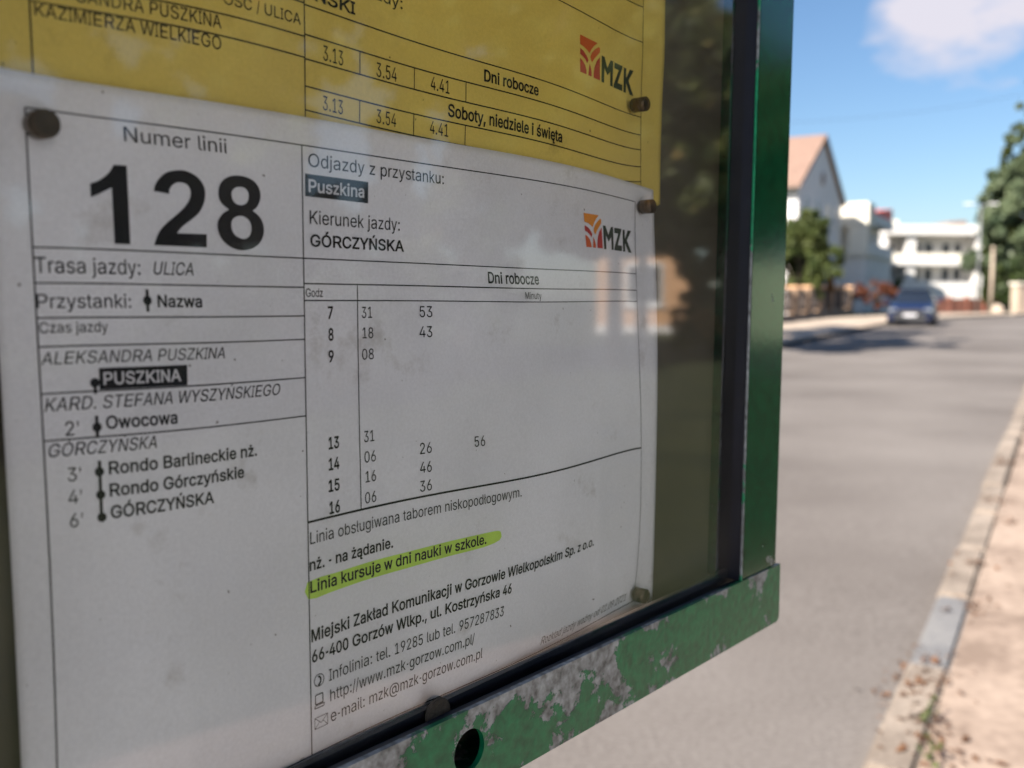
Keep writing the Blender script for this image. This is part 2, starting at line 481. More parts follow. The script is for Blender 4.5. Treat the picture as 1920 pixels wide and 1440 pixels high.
TEXT_WHITE = [
    ('Numer linii', 130.9, 42.0, 161.8, 3.9, 'r'),
    ('Odjazdy z przystanku:', 190.6, 41.3, 253.3, 4.0, 'r'),
    ('Puszkina', 190.6, 33.7, 213.7, 3.7, 'w'),
    ('Kierunek jazdy:', 190.9, 23.9, 230.2, 4.1, 'r'),
    ('GÓRCZYŃSKA', 191.0, 17.0, 232.1, 3.6, 'b'),
    ('Trasa jazdy:', 106.0, 6.8, 133.2, 4.0, 'r'),
    ('ULICA', 136.8, 7.0, 149.7, 3.5, 'i'),
    ('Przystanki:', 105.9, -2.1, 130.1, 3.6, 'r'),
    ('Nazwa', 137.7, -1.8, 151.4, 3.2, 'b'),
    ('Czas jazdy', 106.2, -8.4, 123.4, 2.7, 'r'),
    ('ALEKSANDRA PUSZKINA', 106.1, -16.5, 159.0, 3.2, 'i'),
    ('PUSZKINA', 121.6, -22.3, 143.9, 3.2, 'w'),
    ('KARD. STEFANA WYSZYŃSKIEGO', 106.4, -28.5, 178.5, 3.4, 'i'),
    ("2'", 111.2, -35.1, 114.5, 3.7, 'r'),
    ('Owocowa', 121.7, -34.0, 142.3, 3.3, 'b'),
    ('GÓRCZYŃSKA', 106.5, -40.3, 136.4, 3.4, 'i'),
    ("3'", 111.2, -47.0, 114.5, 3.6, 'r'),
    ("4'", 111.1, -52.9, 114.5, 3.6, 'r'),
    ("6'", 111.2, -59.0, 114.5, 3.6, 'r'),
    ('Rondo Barlineckie nż.', 121.9, -46.1, 169.0, 3.3, 'b'),
    ('Rondo Górczyńskie', 121.9, -52.0, 164.2, 3.3, 'b'),
    ('GÓRCZYŃSKA', 122.0, -57.9, 153.6, 3.3, 'b'),
    ('Dni robocze', 275.7, 7.1, 306.5, 4.1, 'b'),
    ('Godz', 188.9, 1.3, 195.7, 2.6, 'r'),
    ('Minuty', 297.1, 1.3, 307.2, 2.7, 'r'),
    ('7', 197.8, -5.6, 199.9, 3.8, 'b'),
    ('8', 197.9, -12.6, 200.0, 3.8, 'b'),
    ('9', 197.8, -19.5, 200.0, 3.6, 'b'),
    ('13', 197.2, -47.8, 201.6, 3.8, 'b'),
    ('14', 197.1, -54.7, 201.6, 3.8, 'b'),
    ('15', 196.9, -61.8, 201.5, 3.8, 'b'),
    ('16', 197.1, -69.1, 201.5, 3.9, 'b'),
    ('31', 212.3, -5.6, 216.9, 3.7, 'r'),
    ('53', 239.1, -5.6, 245.3, 3.9, 'r'),
    ('18', 212.5, -12.4, 217.3, 3.6, 'r'),
    ('43', 238.8, -12.7, 245.0, 3.9, 'r'),
    ('08', 212.2, -19.5, 217.4, 3.6, 'r'),
    ('31', 212.4, -47.4, 216.9, 3.8, 'r'),
    ('06', 212.4, -54.4, 217.4, 3.8, 'r'),
    ('16', 212.7, -61.2, 217.3, 3.8, 'r'),
    ('06', 212.3, -68.4, 217.2, 3.8, 'r'),
    ('26', 237.5, -54.6, 243.0, 4.0, 'r'),
    ('46', 237.3, -61.5, 242.8, 4.0, 'r'),
    ('36', 237.1, -68.3, 242.6, 4.0, 'r'),
    ('56', 263.9, -54.7, 269.3, 4.0, 'r'),
    ('Linia obsługiwana taborem niskopodłogowym.', 189.0, -77.4, 288.5, 3.9, 'r'),
    ('nż. - na żądanie.', 188.6, -85.9, 224.2, 3.6, 'b'),
    ('Linia kursuje w dni nauki w szkole.', 188.7, -93.1, 269.4, 3.7, 'b'),
    ('Miejski Zakład Komunikacji w Gorzowie Wielkopolskim Sp. z o.o.', 188.8, -109.1, 338.6, 3.9, 'b'),
    ('66-400 Gorzów Wlkp., ul. Kostrzyńska 46', 188.9, -115.9, 284.7, 3.8, 'b'),
    ('Infolinia: tel. 19285 lub tel. 957287833', 195.7, -124.2, 280.9, 3.9, 'r'),
    ('http://www.mzk-gorzow.com.pl/', 196.0, -131.0, 264.8, 3.9, 'r'),
    ('e-mail: mzk@mzk-gorzow.com.pl', 196.1, -137.9, 270.0, 3.9, 'r'),
    ('Rozkład jazdy ważny od 01.09.2021', 307.9, -143.4, 372.6, 3.2, 's'),
]
TEXT_YELLOW = [
    ('3.13', 197.2, 74.5, 205.2, 4.1, 'r'),
    ('3.54', 219.3, 74.3, 228.4, 4.1, 'r'),
    ('4.41', 244.6, 74.8, 254.0, 4.1, 'r'),
    ('3.13', 197.0, 61.0, 205.1, 3.9, 'r'),
    ('3.54', 219.5, 61.1, 228.4, 3.9, 'r'),
    ('4.41', 244.5, 61.5, 253.8, 3.8, 'r'),
    ('Dni robocze', 272.5, 81.9, 305.0, 3.8, 'b'),
    ('Soboty, niedziele i święta', 253.4, 67.9, 320.8, 3.8, 'b'),
    ('KAZIMIERZA WIELKIEGO', 108.3, 70.1, 160.6, 3.4, 'r'),
    ('SANDRA PUSZKINA', 118.9, 75.6, 160.8, 3.3, 'r'),
    ('OŚĆ / ULICA', 161.8, 82.1, 188.7, 2.9, 'r'),
    ('ŃSKI', 194.3, 89.9, 210.3, 3.4, 'b'),
    ('zdy:', 219.0, 96.5, 231.1, 3.6, 'r'),
]
GLYPHS = {
 "'": (412, ['156 635 33 0 -5 127 141 1017 5 -127 43 0 271 1017 -43 0 -5 -127 257 635 5 127 -34 0']),
 ',': (376, ['75 -239 31 0 20 127 135 142 -20 -127 46 0 274 142 -46 0 -35 -127 169 -239 35 127 -32 0']),
 '-': (906, ['674 489 -149 0 0 -38 674 376 0 37 -149 0 228 376 149 0 0 37 228 489 0 -38 149 0']),
 '.': (376, ['191 -9 25 0 -26 0 126 18 18 -18 -18 18 99 82 0 -25 0 25 126 147 -18 -18 18 18 191 173 -26 0 25 0 255 147 -17 18 18 -18 282 82 0 25 0 -25 255 18 18 18 -17 -18']),
 '/': (498, ['470 1065 -38 0 -109 -406 142 -153 109 406 -38 0 29 -153 37 0 109 406 356 1065 -109 -406 38 0']),
 '0': (906, ['453 -14 76 0 -75 0 260 48 53 -41 -54 41 138 227 28 -78 -28 78 96 508 0 -110 0 110 138 790 -28 -78 29 78 261 969 -53 -41 53 41 453 1031 -75 0 76 0 646 969 -53 41 53 -41 768 790 -28 78 28 -78 811 508 0 110 0 -110 769 227 28 78 -28 -78 647 48 53 41 -54 -41', '453 99 -50 0 50 0 580 147 -35 -32 35 33 660 287 -18 -61 19 61 688 508 0 -86 0 87 660 730 19 -61 -18 61 580 870 35 -32 -35 33 453 919 50 0 -50 0 326 870 35 33 -35 -32 246 730 19 61 -18 -61 219 508 0 87 0 -86 246 287 -18 61 19 -61 326 147 -35 33 35 -32']),
 '1': (906, ['153 0 210 0 0 36 153 109 0 -36 210 0 782 109 -210 0 0 -36 782 0 0 36 -210 0', '552 1017 -52 0 0 -339 552 0 0 339 -43 0 425 0 42 0 0 299 425 897 0 -299 -2 0 419 897 2 0 -83 -61 172 716 82 60 0 46 172 854 0 -46 75 54 397 1017 -75 -54 51 0']),
 '2': (906, ['128 0 217 0 0 32 128 95 0 -32 113 121 468 457 -113 -120 39 41 564 565 -25 -31 26 31 621 653 -12 -28 13 28 640 743 0 -32 0 36 615 837 17 -26 -17 27 546 898 29 -14 -29 14 447 919 37 0 -39 0 344 895 29 16 -28 -16 278 827 15 29 -16 -29 254 724 0 39 -41 0 131 724 41 0 0 61 172 885 -27 -47 28 46 286 992 -48 -25 48 26 450 1031 -61 0 61 0 612 993 -47 25 47 -25 722 890 -27 44 27 -43 762 745 0 54 0 -38 742 635 13 36 -14 -35 672 517 33 44 -33 -43 534 359 59 62 -76 -79 305 121 76 79 0 -3 305 113 0 3 158 0 778 113 -157 0 0 -37 778 0 0 38 -216 0']),
 '3': (906, ['436 -14 68 0 -62 0 265 19 52 -22 -51 23 140 115 32 -42 -31 41 87 264 4 -58 44 0 219 264 -44 0 3 -35 253 174 -20 25 20 -24 330 118 -31 13 32 -12 437 100 -39 0 42 0 550 122 -33 -15 33 14 629 186 -19 -28 20 28 658 290 0 -41 0 37 632 392 17 -31 -18 31 549 467 38 -19 -37 19 402 495 61 0 -29 0 313 495 30 0 0 34 313 598 0 -34 88 100 576 897 -88 -100 0 2 576 904 0 -2 -146 0 139 904 146 0 0 38 139 1017 0 -37 202 0 745 1017 -202 0 0 -32 745 921 0 32 -107 -121 423 557 107 121 0 7 423 578 0 -7 75 7 617 552 -55 25 54 -25 742 445 -29 46 29 -46 786 290 0 57 0 -60 741 132 30 46 -30 -46 617 25 53 26 -52 -26']),
 '4': (906, ['79 211 249 0 0 35 79 317 0 -35 138 233 494 1017 -138 -233 42 0 621 1017 -42 0 -134 -228 217 332 135 228 0 -2 217 325 0 2 203 0 826 325 -203 0 0 -38 826 211 0 38 -249 0', '563 0 41 0 0 81 563 242 0 -80 0 17 563 292 0 -16 0 115 563 635 0 -114 41 0 686 635 -41 0 0 -212 686 0 0 212 -41 0']),
 '5': (906, ['442 -14 66 0 -60 0 280 22 48 -24 -48 24 166 120 28 -41 -29 42 119 261 3 -53 42 0 244 261 -41 0 3 -31 276 178 -18 24 18 -24 347 121 -29 13 28 -14 442 100 -35 0 41 0 552 129 -32 -20 33 19 628 209 -18 -34 18 34 656 324 0 -43 0 44 627 442 19 -35 -19 35 549 524 33 -20 -33 20 436 554 42 0 -34 0 335 537 33 11 -33 -12 256 492 20 18 -40 4 135 505 40 -4 19 171 192 1017 -19 -170 180 0 733 1017 -181 0 0 -37 733 904 0 38 -144 0 301 904 144 0 -11 -100 268 603 11 100 1 0 272 603 -1 0 23 20 355 650 -33 -12 33 11 459 667 -37 0 46 0 588 642 -40 17 39 -17 690 571 -29 30 29 -31 758 462 -17 42 16 -41 782 326 0 50 0 -65 738 151 29 51 -30 -51 617 30 51 30 -51 -29']),
 '6': (906, ['453 -14 63 0 -64 0 284 29 49 -28 -49 29 169 149 28 -51 -28 51 127 324 0 -66 0 48 159 478 -21 -54 22 54 274 681 -55 -81 77 112 505 1017 -77 -112 46 0 644 1017 -47 0 -114 -165 302 522 114 165 -4 0 291 522 4 0 9 19 330 575 -17 -16 17 16 391 614 -23 -10 24 9 470 628 -29 0 62 0 632 589 -46 26 46 -26 739 480 -26 47 26 -47 778 314 0 63 0 -63 735 145 29 49 -28 -49 620 29 49 28 -49 -29', '453 97 -40 0 39 0 557 125 -30 -19 30 19 629 203 -18 -33 17 33 655 314 0 -41 0 43 629 427 17 -33 -18 32 557 503 30 -19 -30 18 453 531 39 0 -40 0 348 503 30 18 -31 -18 276 428 17 32 -17 -32 250 317 0 42 0 -43 276 203 -17 33 17 -33 348 125 -31 19 30 -19']),
 '7': (906, ['194 0 45 0 151 299 647 897 -151 -299 0 2 647 904 0 -2 -174 0 124 904 174 0 0 38 124 1017 0 -37 219 0 781 1017 -219 0 0 -40 781 897 0 40 -150 -299 330 0 150 299 -45 0']),
 '8': (906, ['453 -14 68 0 -69 0 271 23 52 -24 -52 24 148 124 30 -43 -29 42 104 270 0 -55 0 44 130 390 -17 -36 18 37 202 482 -30 -25 31 25 305 529 -38 -7 0 2 305 534 0 -2 -50 12 185 616 30 -43 -29 42 141 761 0 -55 0 52 181 900 -27 -41 27 40 292 996 -47 -24 46 23 453 1031 -61 0 59 0 612 996 -47 23 47 -24 723 900 -27 40 27 -41 763 761 0 52 0 -55 719 616 29 42 -30 -42 601 534 49 12 0 -2 601 529 0 2 37 -7 702 482 -30 25 31 -25 775 390 -18 37 18 -36 802 270 0 44 0 -55 757 124 30 42 -30 -43 634 23 52 24 -53 -24', '453 98 -46 0 45 0 569 121 -32 -15 33 14 646 183 -18 -27 18 27 673 277 0 -36 0 38 645 377 19 -29 -20 29 566 446 33 -17 -34 16 453 470 42 0 -43 0 338 446 34 16 -33 -17 259 377 20 29 -19 -29 231 277 0 38 0 -36 258 183 -18 27 18 -27 335 121 -34 14 33 -15', '453 579 -37 0 36 0 548 601 -27 -15 28 14 614 661 -16 -26 16 26 638 751 0 -34 0 34 615 840 16 -25 -15 25 550 899 28 -14 -28 14 453 920 37 0 -38 0 355 899 28 14 -28 -14 289 840 16 25 -16 -25 266 751 0 34 0 -34 289 661 -16 26 16 -26 355 601 -28 14 29 -15']),
 '9': (906, ['452 1031 -62 0 63 0 620 988 -49 29 49 -29 736 869 -28 51 28 -51 778 694 0 65 0 -49 745 539 22 55 -21 -54 630 337 55 81 -76 -113 401 0 76 112 -47 0 261 0 46 0 114 165 603 495 -114 -165 4 0 615 495 -4 0 -10 -19 575 442 17 16 -17 -16 513 404 24 9 -23 -10 436 389 28 0 -62 0 274 428 46 -26 -46 26 166 538 26 -47 -26 47 127 703 0 -63 0 64 169 873 -28 -50 29 49 285 989 -49 -28 49 28', '452 920 40 0 -39 0 348 892 31 19 -30 -19 277 815 17 32 -18 -33 251 703 0 42 0 -42 277 591 -18 33 17 -33 348 515 -30 18 31 -19 452 487 -39 0 40 0 557 514 -30 -18 31 18 629 590 -17 -32 17 32 655 701 0 -42 0 42 629 814 17 -33 -17 33 558 892 30 -19 -31 19']),
 ':': (376, ['191 -9 25 0 -26 0 126 18 18 -18 -18 18 99 82 0 -25 0 25 126 147 -18 -18 18 18 191 173 -26 0 25 0 255 147 -17 18 18 -18 282 82 0 25 0 -25 255 18 18 18 -17 -18', '191 541 25 0 -26 0 126 568 18 -18 -18 18 99 632 0 -25 0 26 126 697 -18 -18 18 18 191 724 -26 0 25 0 255 697 -17 18 18 -18 282 632 0 26 0 -25 255 568 18 18 -17 -18']),
 '@': (1352, ['711 -270 36 0 -101 0 443 -228 78 -28 -78 28 245 -105 54 -54 -54 54 122 93 28 -79 -28 78 81 358 0 -99 0 97 123 619 -28 -77 28 77 245 816 -53 -54 54 54 440 940 -76 -28 76 29 698 983 -96 0 93 0 945 938 -72 30 71 -30 1124 815 -48 52 49 -52 1234 637 -25 67 24 -66 1271 430 0 72 0 -49 1262 284 6 48 -5 -49 1229 152 16 39 -16 -40 1157 57 32 23 -31 -24 1033 21 52 0 -26 0 953 33 27 -8 -28 8 882 71 20 -17 -21 17 845 137 4 -27 -1 0 841 137 1 0 -12 -30 777 59 30 23 -31 -22 653 25 52 0 -60 0 501 71 41 -31 -41 30 408 193 21 -51 -21 51 377 365 0 -64 0 61 413 530 -24 -49 25 48 514 644 -43 -28 43 28 660 686 -55 0 44 0 770 662 -29 16 29 -16 832 611 -12 18 2 0 839 611 -3 0 0 20 839 670 0 -20 36 0 947 670 -36 0 0 -150 947 221 0 149 0 -28 970 149 -15 20 15 -21 1036 118 -29 0 33 0 1113 152 -18 -23 18 22 1151 254 -7 -46 8 46 1162 431 0 -72 0 59 1133 601 19 -54 -19 55 1046 747 39 -43 -39 42 900 847 58 -24 -59 25 694 884 79 0 -78 0 484 848 62 24 -61 -23 327 744 43 46 -43 -46 229 577 23 66 -22 -65 195 356 0 82 0 -84 229 132 -22 65 23 -65 329 -33 -44 45 44 -45 492 -136 -64 24 64 -23 715 -171 -84 0 37 0 823 -160 -35 -7 35 6 916 -138 -27 -8 28 9 978 -117 -14 -5 11 -33 1009 -214 -10 32 -21 -8 928 -240 33 9 -33 -8 822 -262 38 6 -38 -5', '659 130 -42 0 44 0 765 156 -27 -17 27 18 824 237 -13 -36 13 35 843 369 0 -52 0 55 823 497 13 -31 -14 32 762 564 27 -13 -27 13 662 583 39 0 -38 0 566 554 26 20 -27 -19 505 477 14 33 -15 -32 483 369 0 40 0 -42 501 251 -12 37 12 -37 558 163 -26 22 25 -22']),
 'A': (959, ['33 0 46 0 123 339 403 1017 -123 -339 50 0 552 1017 -49 0 125 -339 926 0 -125 339 -45 0 790 0 45 0 -72 202 574 605 72 -202 -13 37 528 744 18 -55 -17 56 464 957 25 -86 9 0 490 957 -8 0 -25 -87 426 742 18 56 -18 -56 381 605 12 35 -70 -202 170 0 70 202 -46 0', '220 284 173 0 0 38 220 397 0 -37 173 0 740 397 -174 0 0 -37 740 284 0 38 -174 0']),
 'B': (912, ['120 0 124 0 0 339 120 1017 0 -339 121 0 482 1017 -121 0 71 0 658 981 -47 24 46 -24 762 884 -23 41 23 -41 796 748 0 50 0 -44 773 640 16 29 -15 -28 713 572 25 17 -26 -17 630 533 30 9 0 -3 630 524 0 3 32 -2 726 491 -31 20 32 -20 805 406 -21 37 20 -36 836 272 0 53 0 -51 800 133 24 42 -23 -41 689 36 51 24 -51 -24 493 0 80 0 -124 0', '249 114 0 116 80 0 490 114 -81 0 79 0 660 159 -35 -30 34 31 711 273 0 -45 0 35 685 368 17 -29 -17 28 611 436 32 -17 -32 17 496 462 45 0 -82 0 249 462 83 0 0 -116', '249 571 0 111 76 0 476 571 -76 0 37 0 576 592 -29 -14 30 15 646 653 -17 -26 17 26 672 744 0 -35 0 45 625 858 31 -31 -31 30 480 903 66 0 -77 0 249 903 77 0 0 -110']),
 'C': (1020, ['535 -14 52 0 -88 0 300 50 69 -42 -68 42 139 230 39 -78 -39 79 81 508 0 -107 0 107 139 786 -39 -78 39 78 300 967 -68 -42 69 43 535 1031 -88 0 51 0 680 1009 -45 15 46 -15 804 942 -37 29 37 -29 896 837 -25 41 24 -41 946 696 -9 53 -43 0 817 696 43 0 -8 36 779 789 17 -27 -18 27 715 857 25 -19 -26 18 631 898 30 -9 -31 9 535 912 33 0 -63 0 367 864 49 32 -49 -31 250 728 29 59 -29 -60 207 508 0 87 0 -86 250 289 -29 60 29 -60 368 153 -50 31 49 -32 535 106 -62 0 33 0 631 120 -31 -9 30 9 715 161 -26 -18 25 18 779 229 -18 -27 17 27 817 321 -8 -35 43 0 946 321 -43 0 -9 -52 896 181 25 41 -24 -41 805 76 36 29 -37 -29 681 9 46 15 -46 -15']),
 'D': (1004, ['438 0 103 0 -82 0 192 0 82 0 0 38 192 114 0 -38 79 0 429 114 -79 0 83 0 636 161 -55 -31 54 32 758 298 -27 -59 27 59 798 511 0 -83 0 81 758 721 27 -59 -26 59 639 856 53 -31 -53 32 442 903 79 0 -85 0 186 903 86 0 0 38 186 1017 0 -38 88 0 451 1017 -88 0 99 0 705 957 -70 40 70 -41 867 782 -38 76 37 -76 923 511 0 105 0 -106 867 237 37 77 -38 -76 701 61 73 41 -72 -41', '249 1017 -43 0 0 -339 249 0 0 339 -43 0 120 0 43 0 0 339 120 1017 0 -339 43 0']),
 'E': (837, ['120 0 210 0 0 339 120 1017 0 -339 208 0 745 1017 -208 0 0 -38 745 903 0 38 -165 0 249 903 165 0 0 -110 249 572 0 110 154 0 711 572 -154 0 0 -38 711 457 0 39 -154 0 249 457 154 0 0 -114 249 114 0 115 167 0 750 114 -167 0 0 -38 750 0 0 38 -210 0']),
 'F': (820, ['120 0 43 0 0 339 120 1017 0 -339 206 0 738 1017 -206 0 0 -38 738 903 0 38 -163 0 249 903 163 0 0 -115 249 557 0 115 148 0 692 557 -147 0 0 -39 692 442 0 38 -147 0 249 442 148 0 0 -147 249 0 0 147 -43 0']),
 'G': (1041, ['537 -14 81 0 -90 0 299 50 68 -42 -69 43 138 231 39 -78 -38 78 81 508 0 -106 0 107 138 786 -38 -78 39 78 298 967 -68 -42 68 43 530 1031 -87 0 54 0 681 1007 -47 16 47 -16 806 939 -36 29 37 -30 898 833 -24 40 25 -41 948 697 -9 50 -44 0 816 697 44 0 -10 33 774 786 18 -26 -17 26 712 854 24 -19 -24 19 631 897 30 -10 -31 10 531 912 36 0 -61 0 366 865 49 31 -49 -31 250 728 29 60 -29 -60 207 508 0 87 0 -86 250 290 -29 59 29 -60 368 153 -49 31 50 -31 537 106 -62 0 58 0 689 142 -44 -24 44 25 792 247 -24 -46 25 45 830 405 0 -61 13 -2 869 398 -13 2 -102 0 565 398 101 0 0 38 565 511 0 -37 131 0 956 511 -130 0 0 -37 956 400 0 37 0 -84 902 182 36 62 -37 -62 753 38 63 34 -63 -35']),
 'H': (1034, ['120 0 43 0 0 339 120 1017 0 -339 43 0 249 1017 -43 0 0 -146 249 578 0 146 179 0 785 578 -179 0 0 146 785 1017 0 -146 43 0 914 1017 -43 0 0 -339 914 0 0 339 -43 0 785 0 43 0 0 155 785 464 0 -155 -179 0 249 464 179 0 0 -155 249 0 0 155 -43 0']),
 'I': (601, ['62 0 159 0 0 38 62 114 0 -38 58 0 236 114 -58 0 0 263 236 903 0 -263 -58 0 62 903 58 0 0 38 62 1017 0 -38 159 0 539 1017 -159 0 0 -38 539 903 0 38 -58 0 365 903 58 0 0 -263 365 114 0 263 58 0 539 114 -58 0 0 -38 539 0 0 38 -159 0']),
 'K': (933, ['209 291 82 87 0 47 209 432 0 -47 23 31 278 522 -23 -29 23 29 349 607 -24 -28 24 27 423 688 -25 -27 102 110 727 1017 -101 -109 57 0 897 1017 -57 0 -145 -155 462 552 145 155 -2 0 455 552 3 0 -82 -87', '120 0 43 0 0 339 120 1017 0 -339 43 0 249 1017 -43 0 0 -116 249 668 0 117 0 -72 248 450 0 73 0 -21 249 386 0 22 0 -128 249 0 0 129 -43 0', '744 0 51 0 -123 173 376 518 122 -172 26 34 456 619 -27 -34 147 -207 897 0 -147 206 -51 0']),
 'L': (786, ['120 0 201 0 0 339 120 1017 0 -339 43 0 249 1017 -43 0 0 -301 249 114 0 301 158 0 722 114 -157 0 0 -38 722 0 0 38 -200 0']),
 'M': (1256, ['120 0 41 0 0 339 120 1017 0 -339 61 0 303 1017 -61 0 84 -214 554 374 -83 215 6 -15 575 318 -8 22 7 -23 598 245 -8 26 9 -26 623 168 -8 25 7 -26 643 98 -6 21 -9 0 615 98 9 0 6 20 636 165 -8 -25 7 25 660 242 -8 -26 8 27 684 316 -8 -22 8 23 705 374 -6 -15 82 215 953 1017 -83 -214 61 0 1136 1017 -61 0 0 -339 1136 0 0 339 -43 0 1009 0 42 0 0 194 1009 582 0 -194 0 21 1009 654 0 -27 0 26 1010 737 0 -29 1 30 1012 826 0 -30 1 30 1014 914 0 -28 4 0 1026 914 -4 0 -10 -31 995 819 11 32 -10 -33 964 726 10 29 -10 -30 935 644 9 24 -9 -25 912 582 6 16 -76 -194 684 0 76 194 -38 0 572 0 37 0 -77 194 341 582 77 -194 -7 16 318 642 9 -24 -8 24 290 722 10 -29 -10 29 258 815 11 -32 -11 33 224 914 12 -33 5 0 238 914 -5 0 1 -25 240 832 -1 29 1 -29 242 743 -1 30 0 -30 243 657 0 28 1 -28 244 582 0 22 0 -194 244 0 0 194 -41 0']),
 'N': (1047, ['120 0 43 0 0 339 120 1017 0 -339 51 0 272 1017 -50 0 138 -217 686 365 -138 218 11 -16 726 301 -16 27 15 -26 775 213 -18 33 18 -32 828 110 -18 36 -6 -1 810 107 6 1 -4 38 801 216 2 -35 -1 36 798 314 1 -29 0 30 798 390 0 -21 0 209 798 1017 0 -209 43 0 927 1017 -43 0 0 -339 927 0 0 339 -51 0 774 0 51 0 -123 193 404 580 123 -193 -16 26 355 661 17 -28 -17 29 296 762 22 -39 -22 39 215 904 32 -56 8 1 238 907 -7 -1 3 -50 244 767 -1 43 2 -42 249 656 -1 31 0 -32 250 582 0 18 0 -194 250 0 0 194 -43 0']),
 'O': (1067, ['534 -14 87 0 -87 0 301 50 68 -42 -68 42 140 230 39 -78 -40 79 81 508 0 -107 0 107 140 786 -40 -78 39 78 301 967 -68 -42 68 43 534 1031 -87 0 87 0 767 967 -68 43 68 -42 928 786 -39 78 39 -78 986 508 0 107 0 -107 928 230 39 79 -39 -78 767 50 68 42 -68 -42', '534 106 -61 0 61 0 699 152 -50 -31 49 31 817 288 -29 -60 29 60 860 508 0 -86 0 87 817 729 29 -60 -29 60 699 865 49 -30 -50 31 534 912 61 0 -61 0 368 865 50 31 -49 -31 251 729 29 60 -30 -61 207 508 0 87 0 -86 251 288 -30 60 29 -59 368 152 -49 31 50 -31']),
 'P': (889, ['120 0 43 0 0 339 120 1017 0 -339 117 0 470 1017 -116 0 79 0 665 975 -51 28 51 -29 779 859 -25 49 26 -48 817 695 0 61 0 -60 779 531 26 49 -25 -49 665 414 51 29 -51 -28 470 371 79 0 -84 0 219 371 83 0 0 38 219 485 0 -38 82 0 465 485 -82 0 53 0 594 512 -33 -18 33 18 666 587 -15 -32 15 32 689 695 0 -40 0 41 666 803 15 -31 -15 31 594 877 33 -18 -33 18 464 904 54 0 -71 0 249 904 72 0 0 -301 249 0 0 301 -43 0']),
 'R': (898, ['120 0 43 0 0 339 120 1017 0 -339 117 0 472 1017 -117 0 78 0 666 977 -51 27 51 -27 781 866 -25 47 25 -47 819 704 0 61 0 -61 781 543 25 46 -25 -47 666 434 51 26 -52 -26 472 395 78 0 -93 0 193 395 93 0 0 39 193 510 0 -38 91 0 467 510 -91 0 53 0 595 534 -32 -16 33 15 667 601 -15 -29 16 29 690 704 0 -40 0 41 667 809 16 -29 -15 30 595 879 33 -16 -33 17 466 904 53 0 -72 0 249 904 72 0 0 -301 249 0 0 301 -43 0', '706 0 50 0 -82 153 460 458 82 -153 49 0 606 458 -49 0 83 -153 856 0 -84 153 -50 0']),
 'S': (893, ['447 -18 78 0 -73 0 255 18 54 -24 -54 25 128 120 30 -44 -31 44 76 273 4 -58 45 0 209 273 -44 0 3 -39 247 175 -22 26 22 -25 333 117 -35 13 35 -12 447 98 -41 0 47 0 572 121 -37 -15 37 14 659 184 -21 -28 21 27 691 279 0 -36 0 32 664 358 18 -21 -18 20 592 409 30 -14 -31 14 490 445 37 -10 -41 11 367 479 41 -12 -84 23 172 578 46 -43 -45 44 104 745 0 -68 0 57 150 896 -31 -43 31 43 275 996 -53 -24 53 23 454 1031 -66 0 67 0 632 995 -51 24 52 -24 754 897 -30 42 30 -41 802 756 -2 53 -43 0 675 756 42 0 -6 51 604 875 42 -29 -41 28 450 917 61 0 -44 0 335 896 33 14 -34 -15 257 836 19 25 -18 -25 230 751 0 32 0 -34 262 667 -21 22 21 -21 339 616 -30 13 30 -12 425 587 -28 7 34 -10 529 559 -35 9 29 -8 623 527 -33 13 34 -13 717 475 -29 22 30 -21 789 395 -18 32 18 -32 817 277 0 47 0 -55 773 127 29 45 -29 -45 647 21 55 26 -55 -26']),
 'T': (897, ['64 903 107 0 0 38 64 1017 0 -38 256 0 834 1017 -257 0 0 -38 834 903 0 38 -107 0 513 903 107 0 0 -301 513 0 0 301 -42 0 385 0 43 0 0 301 385 903 0 -301 -107 0']),
 'U': (1034, ['518 -16 80 0 -81 0 308 31 60 -32 -60 31 169 160 33 -55 -32 54 120 346 0 -69 0 224 120 1017 0 -223 43 0 249 1017 -43 0 0 -220 249 356 0 221 0 -48 281 226 -22 38 22 -38 374 136 -40 22 40 -22 518 103 -56 0 56 0 661 136 -40 -22 40 22 753 226 -21 -38 22 38 785 356 0 -48 0 221 785 1017 0 -220 43 0 914 1017 -43 0 0 -223 914 346 0 224 0 -69 865 160 33 54 -33 -55 727 31 59 31 -60 -32']),
 'W': (1372, ['310 0 50 0 -92 339 33 1017 92 -339 44 0 165 1017 -44 0 54 -208 326 392 -54 208 9 -33 351 291 -8 34 8 -34 374 187 -8 35 7 -35 394 79 -6 37 -5 0 378 79 6 0 7 37 399 187 -7 -35 8 35 423 291 -9 -34 8 34 448 392 -9 -33 55 208 612 1017 -54 -208 49 0 759 1017 -49 0 55 -208 923 392 -54 208 9 -33 949 291 -8 34 8 -34 972 187 -7 35 8 -35 994 79 -7 37 -6 0 976 79 6 0 7 37 998 187 -8 -35 7 35 1021 291 -8 -34 8 34 1045 392 -8 -33 54 208 1207 1017 -54 -208 44 0 1339 1017 -44 0 -93 -339 1060 0 93 339 -49 0 911 0 50 0 -59 215 735 646 59 -215 -11 42 703 783 10 -49 -11 49 672 950 10 -63 9 0 699 950 -9 0 -10 -59 670 789 9 48 -10 -47 636 646 13 48 -59 -215 461 0 58 215 -50 0']),
 'Y': (944, ['407 0 43 0 0 139 407 417 0 -139 -125 200 33 1017 125 -200 50 0 182 1017 -50 0 68 -109 384 689 -67 109 23 -36 445 584 -18 34 17 -33 499 461 -19 49 -17 0 447 461 18 0 19 50 502 586 -18 -34 18 34 561 689 -21 -35 67 109 762 1017 -67 -109 49 0 910 1017 -49 0 -125 -200 536 417 125 200 0 -139 536 0 0 139 -43 0']),
